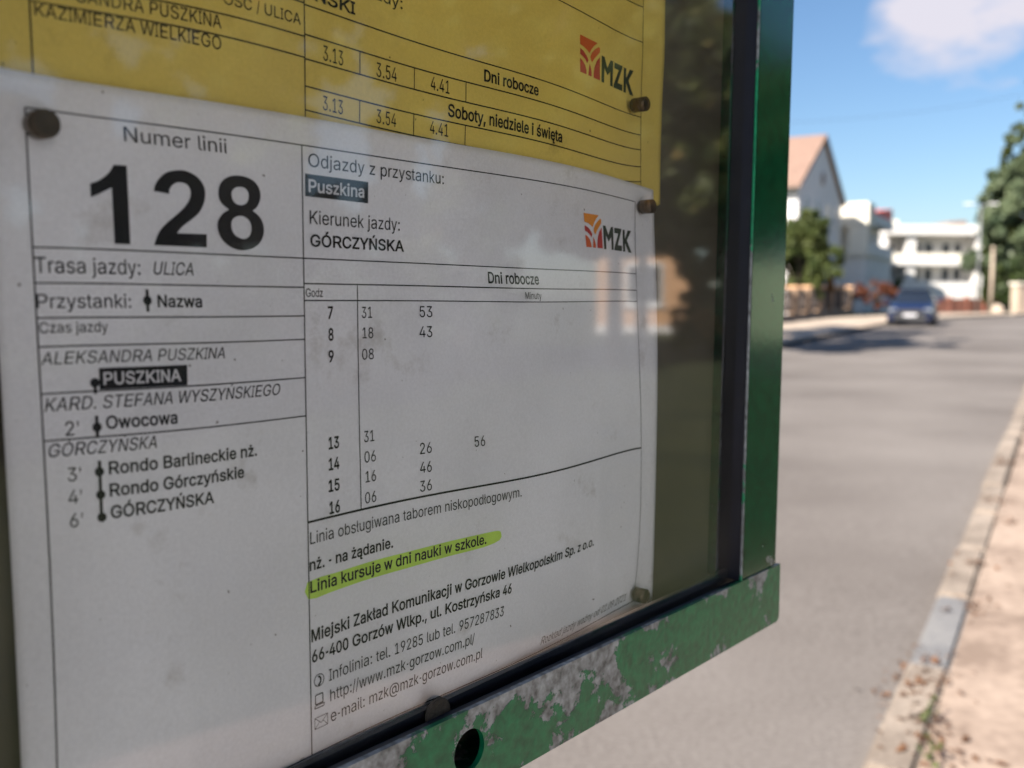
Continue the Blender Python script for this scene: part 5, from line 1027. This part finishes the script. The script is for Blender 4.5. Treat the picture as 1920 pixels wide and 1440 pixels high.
# in view
x, y = PX(1500, 50), 50
tree(x, y, gnd(x, y), blob(R0, 26, 0, 0, 2.9, 1.9, 2.5, 0.95), 22000, 0.15, M['leaf_g'], "round green garden tree behind the fence in front of the gabled house", 1, 0.12, group=None)
x, y = PX(1916, 64), 64
cl3 = []
for k in range(26):
    h = 1.2 + k * 0.56
    rad = 4.0 * (1 - max(0, (h - 5.5)) / 10.5) if h > 5.5 else 3.6
    for j in range(3):
        a = R0.uniform(0, 6.28)
        cl3.append((rad * 0.62 * math.cos(a), rad * 0.62 * math.sin(a), h, rad * 0.42, rad * 0.42, 0.75))
tree(x, y, gnd(x, y), cl3, 42000, 0.24, M['leaf_b'], "tall pointed green tree beside the white balcony building", 2, 0.3)
x, y = PX(1882, 66), 66
cl4 = []
for k in range(20):
    h = 1.5 + k * 0.58
    rad = 1.9 * (1 - max(0, (h - 6)) / 7.5) if h > 6 else 1.9
    for j in range(2):
        a = R0.uniform(0, 6.28)
        cl4.append((rad * 0.5 * math.cos(a), rad * 0.5 * math.sin(a), h, rad * 0.5, rad * 0.5, 0.7))
tree(x, y, gnd(x, y), cl4, 20000, 0.2, M['leaf_m'], "slimmer pointed tree with orange patches in front of the tall one", 3, 0.2)
x, y = PX(1856, 61), 61
tree(x, y, gnd(x, y), blob(R0, 9, 0, 0, 1.8, 0.7, 1.7, 0.5), 4000, 0.11, M['leaf_m'], "yellowish shrub at the corner of the white balcony building", 4, 0.07, "shrub", "shrub")
x, y = PX(1903, 60), 60
tree(x, y, gnd(x, y), blob(R0, 10, 0, 0, 1.9, 1.2, 1.7, 0.6), 5000, 0.12, M['leaf_d'], "dark shrub behind the pale gate pillar", 5, 0.08, "shrub", "shrub")
x, y = PX(1550, 50.5), 50.5
tree(x, y, gnd(x, y), blob(R0, 6, 0, 0, 1.75, 0.55, 0.5, 0.4), 1800, 0.08, M['leaf_o'], "small orange shrub looking over the picket fence", 6, 0.04, "shrub", "shrub")
x, y = PX(1640, 57), 57
tree(x, y, gnd(x, y), blob(R0, 12, 0, 0, 1.2, 1.25, 0.8, 0.55), 4500, 0.10, M['leaf_r'], "reddish hedge bush between the fence and the parked car", 7, 0.05, "shrub", "shrub")
x, y = PX(1676, 66), 66
tree(x, y, gnd(x, y), blob(R0, 8, 0, 0, 1.6, 0.8, 0.8, 0.5), 3000, 0.10, M['leaf_g'], "green shrub between the two white buildings", 8, 0.05, "shrub", "shrub")
# street trees on the left verge behind the case, throwing the shade on the road
for (x, y, lab, sd) in ((2.4, 22.4, "leafy street tree nearest on the far pavement, hidden behind the case", 21),
                        (3.6, 28.4, "leafy street tree further along the far pavement, hidden behind the case", 22)):
    tree(x, y, gnd(x, y), blob(R0, 16, 0, 0, 6.3, 2.9, 2.6, 1.5), 9000, 0.2, M['leaf_g'], lab, sd, 0.2)

# unseen pale house and paving added to bounce light onto the board
fc = strip("bounce_forecourt", 2.61, 8.6, 0.05, M['bounce_concrete'], False, [-30, -20, -10, -5, 0.4], 3)
hb = empty("bounce_house", gp(-5.5, 8.5, 0.0, False), math.radians(60) + math.pi, "long pale house added behind the camera to bounce light onto the case", "house")
# trees across the pavement to the right, seen only in the glass
def az(a, d): return math.sin(math.radians(a)) * d, math.cos(math.radians(a)) * d
for (a, d, h, rr, rz, mt, nn, lab, sd) in (
        (57.5, 24, 5.2, 3.4, 2.0, 'leaf_s', 26000, "broad dark street tree beside the right pavement, furthest along it", 31),
        (65.5, 25, 5.5, 3.2, 2.0, 'leaf_s', 30000, "tall dark tree on the lawn to the left of the peach house", 37),
        (74, 21, 5.7, 3.6, 2.9, 'leaf_w', 30000, "broad street tree with some orange leaves in front of the peach house", 32),
        (83, 18, 5.2, 3.5, 3.7, 'leaf_s', 9500, "dark broad tree opposite the timetable case", 33),
        (93, 17, 5.0, 3.2, 3.6, 'leaf_w', 6500, "broad tree with orange leaves opposite the timetable case", 34),
        (103, 16, 4.9, 3.4, 3.5, 'leaf_s', 12000, "dark green tree behind the photographer's right shoulder", 35)):
    x, y = az(a, d)
    tree(x, y, gnd(x, y), blob(R0, 30, 0, 0, h, rr, rz, 1.3), nn, 0.19, M[mt], lab, sd, 0.2)
for (a, d, w_, h_, lab, sd) in ((86, 27, 4.6, 1.5, "dark hedge right of the peach house across the lawn", 51), (92, 25, 5.0, 1.6, "dark hedge across the lawn opposite the case", 52), (102, 24, 5.0, 1.6, "dark hedge furthest behind the photographer", 53), (112, 20, 3.0, 1.6, "dark hedge beside the added pale house", 54)):
    x, y = az(a, d)
    ux, uy = math.cos(math.radians(a)), -math.sin(math.radians(a))
    cc = [(ux * (k - 4) * w_ / 8 * 1.1, uy * (k - 4) * w_ / 8 * 1.1, h_ * 0.55 + hh, 0.9, 0.9, h_ * 0.55) for k in range(9) for hh in (0, h_ * 0.6)]
    tree(x, y, gnd(x, y), cc, 9000, 0.13, M['leaf_d'], lab, sd, 0.05, "hedge", "hedge", None, False)
x, y = az(91.6, 14)
tree(x, y, gnd(x, y), blob(R0, 9, 0, 0, 0.9, 0.8, 0.7, 0.42), 3000, 0.08, M['leaf_o'], "rounded shrub with yellow-orange leaves on the lawn opposite the case", 56, 0.03, "shrub", "shrub")
x, y = az(68.0, 25.5)
ca, sa = math.cos(math.radians(68)), -math.sin(math.radians(68))
cc = [(ca * k * 0.5, sa * k * 0.5, zz, 0.55, 0.55, 0.55) for k in (-1.6, -0.6, 0.4, 1.4) for zz in (0.5, 1.2, 1.9, 2.6, 3.3, 4.0)]
tree(x, y, gnd(x, y), cc, 14000, 0.12, M['leaf_d'], "tall dark holly hedge between the added cabinet and the peach house", 55, 0.06, "hedge", "hedge", None, False)
# drooping tree whose lower boughs frame the peach house
x, y = az(72.5, 23)
ca, sa = math.cos(math.radians(72.5)), -math.sin(math.radians(72.5))
cc = []
for k in range(-5, 6):
    for zz in (2.95, 3.8, 4.8, 5.8):
        o_ = R0.uniform(-0.25, 0.25)
        cc.append((ca * k * 0.62 + o_, sa * k * 0.62 + o_, zz + R0.uniform(-0.25, 0.3) + 0.05 * abs(k), 1.0, 1.0, 0.75))
tree(x, y, gnd(x, y), cc, 30000, 0.16, M['leaf_s'], "drooping tree with its boughs hanging in front of the peach house", 38, 0.16)
x, y = az(70.3, 31)
tree(x, y, gnd(x, y), blob(R0, 8, 0, 0, 0.8, 0.6, 0.6, 0.4), 2500, 0.08, M['leaf_r'], "low reddish shrub at the corner of the peach house", 39, 0.03, "shrub", "shrub")
x, y = az(69.3, 24)
tree(x, y, gnd(x, y), blob(R0, 8, 0, 0, 0.7, 0.55, 0.4, 0.32), 1800, 0.07, M['leaf_o'], "low sunlit orange shrub near the peach house", 36, 0.03, "shrub", "shrub")

# ------------------------------------------------------------------ buildings
M['wall_w'] = simple("white_render", (0.72, 0.70, 0.67), 0.85, 0.05, 0.8)
M['wall_bounce'] = simple("bounce_render", (0.78, 0.80, 0.84), 0.85, 0.03, 0.8)
M['wall_c'] = simple("cream_render", (0.74, 0.70, 0.60), 0.85, 0.05, 0.8)
M['wall_l'] = simple("pale_render", (0.70, 0.68, 0.67), 0.85, 0.06, 0.6)
M['peach'] = simple("peach_render", (0.70, 0.42, 0.24), 0.85, 0.08, 0.8)
M['roof_r'] = simple("red_tiles", (0.24, 0.155, 0.118), 0.8, 0.15, 3)
M['roof_b'] = simple("bright_red_roof", (0.80, 0.12, 0.08), 0.7, 0.1, 2)
M['win'] = simple("window_glass", (0.03, 0.035, 0.045), 0.12)
M['frame'] = simple("white_frames", (0.75, 0.75, 0.74), 0.5)
M['brick'] = simple("red_brick_wall", (0.32, 0.13, 0.09), 0.85, 0.2, 2)
M['dark'] = simple("dark_metal", (0.03, 0.03, 0.032), 0.5)

def window(parent, x, z, w, h, y, name="window", mull=1, t=0.07):
    """window in a wall whose outer face is at local y, looking towards -y"""
    f = bmesh.new()
    box_bm(f, x - w/2, x + w/2, y - 0.05, y + 0.03, z, z + t)
    box_bm(f, x - w/2, x + w/2, y - 0.05, y + 0.03, z + h - t, z + h)
    box_bm(f, x - w/2, x - w/2 + t, y - 0.05, y + 0.03, z + t, z + h - t)
    box_bm(f, x + w/2 - t, x + w/2, y - 0.05, y + 0.03, z + t, z + h - t)
    for k in range(mull):
        xm = x - w/2 + w * (k + 1) / (mull + 1)
        box_bm(f, xm - t/2, xm + t/2, y - 0.045, y + 0.03, z + t, z + h - t)
    fo = bm_obj(name, f, M['frame'], parent)
    box("pane", x - w/2 + t, x + w/2 - t, y - 0.025, y - 0.005, z + t, z + h - t, M['win'], fo)
    box("sill", x - w/2 - 0.06, x + w/2 + 0.06, y - 0.14, y - 0.051, z - 0.07, z - 0.002, M['frame'], fo)
    return fo

# gabled house, gable towards the street
ROT = math.radians(60)
h = empty("gabled_house", (19.1, 60, 0.75), ROT, "white gabled house with pale red tiled roof and a round attic window", "house")
prism("wall", [(-5.9, -0.3), (5.9, -0.3), (5.9, 7.4), (0, 10.7), (-5.9, 7.4)], 0, 12, M['wall_l'], h)
sl = math.hypot(6.4, 3.58)
for sg in (-1, 1):
    pts = [(0, 10.72), (sg * 6.4, 7.14), (sg * 6.4, 7.36), (0, 10.98)]
    prism("roof", pts, -0.25, 12.3, M['roof_r'], h)
bm = bmesh.new(); cyl_bm(bm, (0, -0.06, 8.3), (0, 0.02, 8.3), 0.52, 0.52, 24); rw = bm_obj("round_window", bm, M['frame'], h)
bm = bmesh.new(); cyl_bm(bm, (0, -0.09, 8.3), (0, -0.065, 8.3), 0.42, 0.42, 24); bm_obj("pane", bm, M['roof_r'], rw)
for xx, zz in ((-3.9, 5.7), (-1.0, 5.8), (1.8, 5.8), (4.3, 5.7), (-3.9, 2.4), (0, 2.4), (3.9, 2.4)): window(h, xx, zz, 0.9, 1.2, 0)
# near side of the house
box("gutter", -6.52, -6.42, -0.2, 12.2, 7.05, 7.14, M['dark'], h)

# balcony house with red roof wedge
b2 = empty("balcony_house", (24.1, 66, 0.78), ROT, "white two-storey house with cream corner balcony and bright red roof edge", "house")
box("lower_wall", 0, 11, 0.0, 8, -0.3, 3.85, M['wall_w'], b2)
box("upper_wall", 2.2, 11, 0.9, 8, 3.85, 6.2, M['wall_w'], b2)
box("balcony_slab", -0.3, 11, -0.15, 8, 3.86, 4.05, M['wall_c'], b2)
box("parapet", -0.35, 2.2, -0.2, 6, 5.9, 7.45, M['wall_c'], b2)
box("fascia", 2.21, 11, -0.1, 8, 6.21, 6.9, M['wall_w'], b2)
box("corner_pillar", -0.3, 0.25, -0.15, 1.1, 4.06, 5.89, M['wall_c'], b2)
box("balcony_rail", 0.3, 11, -0.12, 0.0, 4.06, 4.75, M['wall_w'], b2)
prism("roof", [(2.4, 6.92), (11, 6.92), (11, 7.9), (2.4, 7.0)], 0.0, 8, M['roof_b'], b2)
for xx in (3.6, 6.0, 8.6): window(b2, xx, 4.3, 1.1, 1.6, 0.9)
for xx in (2.0, 5.5, 9.0): window(b2, xx, 1.5, 1.2, 1.1, 0.0)

# white building with loggias
b3 = empty("loggia_building", (30.9, 80, 0.78), math.radians(3), "bright white two-storey building with deep balconies between white dividers", "building")
box("rear_wall", 0, 8.3, 1.6, 9, -0.3, 6.6, M['wall_w'], b3)
box("base_wall", 0, 8.3, 0.0, 1.59, -0.3, 2.35, M['wall_w'], b3)
box("middle_slab", -0.15, 8.3, -0.25, 1.59, 3.75, 4.1, M['wall_w'], b3)
box("roof_slab", -0.15, 8.35, -0.3, 9, 6.25, 7.05, M['wall_w'], b3)
for x0, x1 in ((0, 0.2), (1.8, 2.55), (7.7, 8.3)):
    box("divider", x0, x1, 0.0, 1.58, 2.36, 3.74, M['wall_w'], b3)
    box("divider", x0, x1, 0.0, 1.58, 4.11, 6.24, M['wall_w'], b3)
for x0, x1 in ((0.2, 1.8), (2.55, 7.7)):
    box("balcony_parapet", x0 + 0.01, x1 - 0.01, 0.02, 0.12, 4.11, 4.75, M['wall_c'], b3)
for zz in (2.45, 4.2):
    for xx in (1.0, 3.4, 4.4, 5.9, 6.9): window(b3, xx, zz, 0.75, 1.5 if zz > 3 else 1.15, 1.6, mull=0)
box("rooftop_box", 0.4, 1.9, 2, 4.5, 7.06, 7.6, M['wall_c'], b3)
prism("roof", [(6.6, 7.06), (8.6, 7.06), (8.3, 7.7), (6.9, 7.6)], 3, 9, M['roof_r'], b3)

# the added bounce house behind the camera (local -y looks at the street)
hb.rotation_euler = (0, 0, math.radians(-120))
box("wall", -4.8, 9.5, 0, 8, -0.3, 7.0, M['wall_bounce'], hb)
for xx in (-2.5, 0.5, 3.5, 6.5):
    for zz in (1.0, 4.2): window(hb, xx, zz, 1.2, 1.4, 0)
prism("roof", [(-5.3, 7.0), (10.0, 7.0), (8.5, 9.6), (-3.8, 9.6)], -0.5, 8.5, M['roof_r'], hb)

# peach house opposite, seen in the glass
px_, py_ = az(72.6, 38)
zg = gnd(px_, py_)
b4 = empty("peach_house", (px_, py_, zg), math.radians(-72.6), "peach rendered house with white window frames across the lawn", "house")
box("wall", -1.6, 1.95, 0, 7, -0.3, 3.3, M['peach'], b4)
window(b4, 0.1, 1.0, 1.5, 1.7, 0, mull=1, t=0.14)
prism("roof", [(-2.0, 3.3), (2.4, 3.3), (1.6, 4.8), (-1.2, 4.8)], -0.5, 7.5, M['roof_r'], b4)
box("plinth", -1.65, 2.0, -0.06, 0.0, -0.3, 0.25, M['wall_l'], b4)
gx, gy = az(64.6, 19.0)  # added cabinet, placed to reflect as the bright band in the side stile
M['cab'] = simple("sage_glare_paint", (0.36, 0.44, 0.30), 0.6, 0.12, 3)
gw = empty("glare_cabinet", (gx, gy, gnd(gx, gy)), math.radians(-64.6), "pale green cabinet with two doors added on the lawn to reflect as glare in the stile", "cabinet")
box("plinth", -0.8, 0.8, 0.03, 0.57, -0.1, 0.55, M['dark'], gw, 0.02)
box("body", -0.85, 0.85, 0, 0.6, 0.552, 2.1, M['cab'], gw, 0.02)
for sg in (-1, 1):
    d_ = box("door", sg * 0.41 - 0.39, sg * 0.41 + 0.39, -0.03, -0.001, 0.62, 2.04, M['cab'], gw, 0.006)
    box("handle", sg * 0.08 - 0.015, sg * 0.08 + 0.015, -0.06, -0.031, 1.0, 1.2, M['dark'], d_)
box("roof", -0.92, 0.92, -0.08, 0.66, 2.102, 2.17, M['post'], gw, 0.01)

# ------------------------------------------------------------------ fence, far wall, furniture
M['stone'] = simple("fence_stone", (0.27, 0.185, 0.125), 0.85, 0.2, 3)
M['wood'] = simple("dark_pickets", (0.06, 0.048, 0.045), 0.8, 0.2, 3)
fence = empty("picket_fence", (0, 0, 0), 0, "brown picket fence with stone pillars along the far pavement", "fence")
def fbox(name, q0, q1, l0, l1, z0, z1, mat, parent=fence, bev=0):
    zb = gz(q0)
    vs = []
    for z in (z0, z1):
        for (qq, ll) in ((q0, l0), (q1, l0), (q1, l1), (q0, l1)):
            p = U * qq + V * ll
            vs.append((p.x, p.y, zb + z))
    return mesh_obj(name, vs, [(0,3,2,1),(4,5,6,7),(0,1,5,4),(1,2,6,5),(2,3,7,6),(3,0,4,7)], mat, parent)
FL = -11.0
q = 24.0
while q < 58.5:
    pl = fbox("pillar", q, q + 0.45, FL - 0.2, FL + 0.2, 0, 1.55, M['stone'])
    fbox("cap", q - 0.06, q + 0.51, FL - 0.26, FL + 0.26, 1.555, 1.66, M['peach'], pl)
    if q < 56:
        fbox("wall_base", q + 0.455, q + 2.595, FL - 0.12, FL + 0.12, 0, 0.4, M['stone'])
        for z in (0.62, 1.3):
            fbox("rail", q + 0.455, q + 2.595, FL - 0.03, FL + 0.02, z, z + 0.07, M['wood'])
        k = q + 0.55
        while k < q + 2.5:
            fbox("picket", k, k + 0.12, FL + 0.022, FL + 0.045, 0.45, 1.45, M['wood'])
            k += 0.24
    q += 2.6

fw = empty("brick_wall", (PX(1752, 60), 60, 0.76), math.radians(24), "low red brick garden wall in front of the white balcony building", "wall")
for k in range(4):
    box("wall_panel", k * 1.5 + 0.02, k * 1.5 + 1.28, 0, 0.2, -0.1, 0.95, M['brick'], fw)
    box("pier", k * 1.5 + 1.3, k * 1.5 + 1.5, -0.05, 0.25, -0.1, 1.08, M['brick'], fw)
for (p, lab) in ((1912, "pale pink gate pillar at the end of the brick wall"),):
    g_ = empty("gate_pillar", (PX(p, 58), 58, 0.76), 0.3, lab, "pillar")
    box("shaft", -0.42, 0.42, -0.3, 0.3, -0.1, 1.75, M['farwalk'], g_, 0.03)
    box("cap", -0.5, 0.5, -0.38, 0.38, 1.751, 1.9, M['wall_c'], g_, 0.02)
bm = bmesh.new()
bmesh.ops.create_icosphere(bm, subdivisions=3, radius=0.42)
rr_ = random.Random(3)
for v in bm.verts: v.co *= 1 + 0.09 * math.sin(5 * v.co.x + 3) * math.cos(4 * v.co.y) + rr_.uniform(-.02, .02)
st = bm_obj("boulder", bm, M['farwalk'], None, True); st.location = (PX(1872, 57), 57, 0.95); st.scale = (0.9, 0.8, 1.0)
tag(st, "pale rounded stone on the pavement in front of the brick wall", "boulder")
# street lamp and concrete pole
lp = empty("street_lamp", (PX(1832, 60), 60, 0.76), 0, "grey street lamp with two short arms in front of the tall tree", "street lamp")
bm = bmesh.new(); cyl_bm(bm, (0, 0, 0), (0, 0, 6.7), 0.08, 0.05, 12); bm_obj("pole", bm, M['post'], lp, True)
for sg in (-1, 1):
    bm = bmesh.new(); cyl_bm(bm, (sg*0.05, 0, 6.66), (sg * 0.55, 0, 6.75), 0.035, 0.035, 8); bm_obj("arm", bm, M['post'], lp, True)
    box("lamp_head", sg * 0.75 - 0.28, sg * 0.75 + 0.28, -0.12, 0.12, 6.70, 6.82, M['frame'], lp, 0.03)
cp = empty("utility_pole", (PX(1858, 59), 59, 0.76), 0, "short tan concrete pole in front of the shrubs", "pole")
bm = bmesh.new(); cyl_bm(bm, (0, 0, 0), (0, 0, 3.9), 0.12, 0.08, 12); bm_obj("shaft", bm, M['farwalk'], cp, True)
bm = bmesh.new(); cyl_bm(bm, (0, 0, 3.9), (0, 0, 4.1), 0.14, 0.08, 12); bm_obj("cap", bm, M['farwalk'], cp, True)
# overhead cable
bm = bmesh.new()
P0, P1 = Vector((10.0, 44, 9.5)), Vector((27.5, 48, 12.2))
prev = None
for k in range(24):
    u = k / 23
    p = P0.lerp(P1, u); p.z -= 4 * u * (1 - u) * 0.5
    if prev is not None: cyl_bm(bm, prev, p, 0.006, 0.006, 5, False)
    prev = p
tag(bm_obj("overhead_cable", bm, M['dark'], None), "thin dark overhead cable crossing the sky", "cable")

# ------------------------------------------------------------------ parked car, nose towards us
M['car'] = simple("blue_car_paint", (0.012, 0.024, 0.075), 0.16, 0.05, 3, metal=0.3)
M['carglass'] = simple("car_glass", (0.015, 0.02, 0.03), 0.05)
M['tyre'] = simple("tyre_rubber", (0.015, 0.015, 0.016), 0.8)
M['rim'] = simple("alloy", (0.4, 0.4, 0.42), 0.3, metal=0.9)
M['lens'] = simple("lamp_lens", (0.22, 0.24, 0.26), 0.08)
M['plate'] = simple("plate_white", (0.55, 0.55, 0.58), 0.4)
cx, cy = PX(1707, 38), 38.0
car = empty("parked_car", (cx, cy, gnd(cx, cy)), -math.radians(26), "dark blue car parked on the road facing the camera", "car")
car.scale = (0.95, 0.95, 0.95)
def loft(name, secs, mat, parent, close=True, bev=0):
    bm = bmesh.new(); rows = []
    for s in secs: rows.append([bm.verts.new(p) for p in s])
    n = len(rows[0])
    for a, b in zip(rows[:-1], rows[1:]):
        for i in range(n if close else n - 1):
            bm.faces.new((a[i], a[(i+1) % n], b[(i+1) % n], b[i]))
    bm.faces.new(rows[0][::-1]); bm.faces.new(rows[-1])
    o = bm_obj(name, bm, mat, parent, True)
    if bev:
        m_ = o.modifiers.new("s", 'BEVEL'); m_.width = bev; m_.segments = 3
    return o
def sec(y, w, zb, zt, tuck=0.06):
    return [(-w + tuck, y, zb), (-w, y, zb + 0.15), (-w, y, zb + (zt - zb) * 0.62), (-w + tuck*1.3, y, zt - 0.03), (-w * 0.6, y, zt), (w * 0.6, y, zt), (w - tuck*1.3, y, zt - 0.03), (w, y, zb + (zt - zb) * 0.62), (w, y, zb + 0.15), (w - tuck, y, zb)]
loft("body", [sec(0.0, 0.78, 0.28, 0.74), sec(0.10, 0.86, 0.22, 0.84), sec(0.55, 0.91, 0.2, 0.95), sec(1.15, 0.92, 0.2, 1.03), sec(1.5, 0.92, 0.2, 1.05), sec(3.6, 0.92, 0.2, 1.07), sec(4.15, 0.90, 0.24, 1.05), sec(4.35, 0.82, 0.34, 0.95)], M['car'], car, bev=0.02)
def cs(y, wb, wt, zb, zt): return [(-wb, y, zb), (-wt, y, zt - 0.05), (-wt + 0.1, y, zt), (wt - 0.1, y, zt), (wt, y, zt - 0.05), (wb, y, zb)]
loft("cabin", [cs(1.15, 0.80, 0.78, 1.0, 1.06), cs(1.95, 0.84, 0.64, 1.03, 1.50), cs(2.4, 0.85, 0.64, 1.05, 1.55), cs(3.5, 0.85, 0.62, 1.05, 1.52), cs(4.15, 0.80, 0.66, 1.04, 1.12)], M['carglass'], car, bev=0.02)
box("roof_panel", -0.60, 0.60, 1.95, 3.5, 1.535, 1.575, M['car'], car, 0.015)
for sg in (-1, 1):
    box("roof_rail", sg*0.60 - 0.02, sg*0.60 + 0.02, 2.0, 3.5, 1.58, 1.63, M['dark'], car, 0.008)
    box("headlight", sg*0.66 - 0.17, sg*0.66 + 0.17, -0.0, 0.14, 0.62, 0.76, M['lens'], car, 0.02)
    box("mirror", sg*1.02 - 0.1, sg*1.02 + 0.1, 1.45, 1.6, 1.02, 1.17, M['car'], car, 0.03)
    for yy in (0.85, 3.45):
        bm = bmesh.new(); cyl_bm(bm, (sg*0.72, yy, 0.32), (sg*0.935, yy, 0.32), 0.32, 0.32, 28)
        w_ = bm_obj("wheel", bm, M['tyre'], car)
        bm = bmesh.new(); cyl_bm(bm, (sg*0.93, yy, 0.32), (sg*0.95, yy, 0.32), 0.21, 0.19, 20); bm_obj("rim", bm, M['rim'], w_)
box("grille", -0.46, 0.46, -0.025, 0.06, 0.56, 0.74, M['dark'], car, 0.02)
box("lower_grille", -0.62, 0.62, -0.03, 0.06, 0.27, 0.42, M['dark'], car, 0.02)
box("bumper_insert", -0.74, 0.74, -0.02, 0.06, 0.425, 0.555, M['dark'], car, 0.02)
box("number_plate", -0.26, 0.26, -0.045, -0.028, 0.43, 0.55, M['plate'], car, 0.004)

# ------------------------------------------------------------------ litter by the kerb
M['litter'] = leaf_mat("fallen_leaves", (0.09, 0.05, 0.03), (0.24, 0.12, 0.06), 9)
rng = np.random.default_rng(8)
def scatter(name, label, n, qf, lf, zf, size, mat):
    Vv = []
    for _ in range(n):
        q, l = qf(), lf()
        p = U * q + V * l
        c = np.array([p.x, p.y, gz(q) + zf(l)])
        a = rng.normal(size=3) * [1, 1, 0.35]; a /= np.linalg.norm(a)
        b = np.cross(a, [0.1, 0.1, 1]); b /= np.linalg.norm(b)
        s = size * rng.uniform(0.6, 1.4)
        Vv += [c - a*s, c - b*s*0.6 + [0, 0, s*0.2], c + a*s, c + b*s*0.6 + [0, 0, s*0.15]]
    o = mesh_obj(name, Vv, [(4*i, 4*i+1, 4*i+2, 4*i+3) for i in range(n)], mat)
    tag(o, label, None, None, 'stuff')
    return o
def zf(l): return 0.012 if l < -0.5 else (0.085 if l < -0.33 else 0.075)
cent = [(3.35, -0.36), (3.7, -0.42), (3.15, -0.3), (4.0, -0.45), (5.6, -0.4), (6.8, -0.3), (7.4, -0.4), (4.9, -0.33), (9.0, -0.42)]
cur = [0]
def qf():
    cur[0] = rng.integers(0, len(cent)); return cent[cur[0]][0] + rng.normal() * 0.11
def lf(): return cent[cur[0]][1] + rng.normal() * 0.07
scatter("fallen_leaves", "brown fallen leaves drifted along the kerb joint", 330, qf, lf, zf, 0.016, M['litter'])
scatter("loose_leaves", "few dry leaves scattered over the pavement", 60, lambda: rng.uniform(2.5, 14), lambda: rng.uniform(-0.3, 2.2), zf, 0.025, M['litter'])
for (q, l, lab) in ((3.45, -0.36, "small green weed growing in the kerb joint nearest the camera"), (3.12, -0.33, "tiny green weed behind the nearest kerb stone")):
    p = U * q + V * l
    leaves = [(0, 0, 0.03, 0.05, 0.05, 0.03), (0.03, 0.02, 0.05, 0.04, 0.04, 0.03)]
    e = empty("weed", (p.x, p.y, 0.07), 0, lab, "weed")
    leaves_mesh("foliage", leaves, 34, 0.012, M['leaf_g'], e, 50 + int(q * 10))
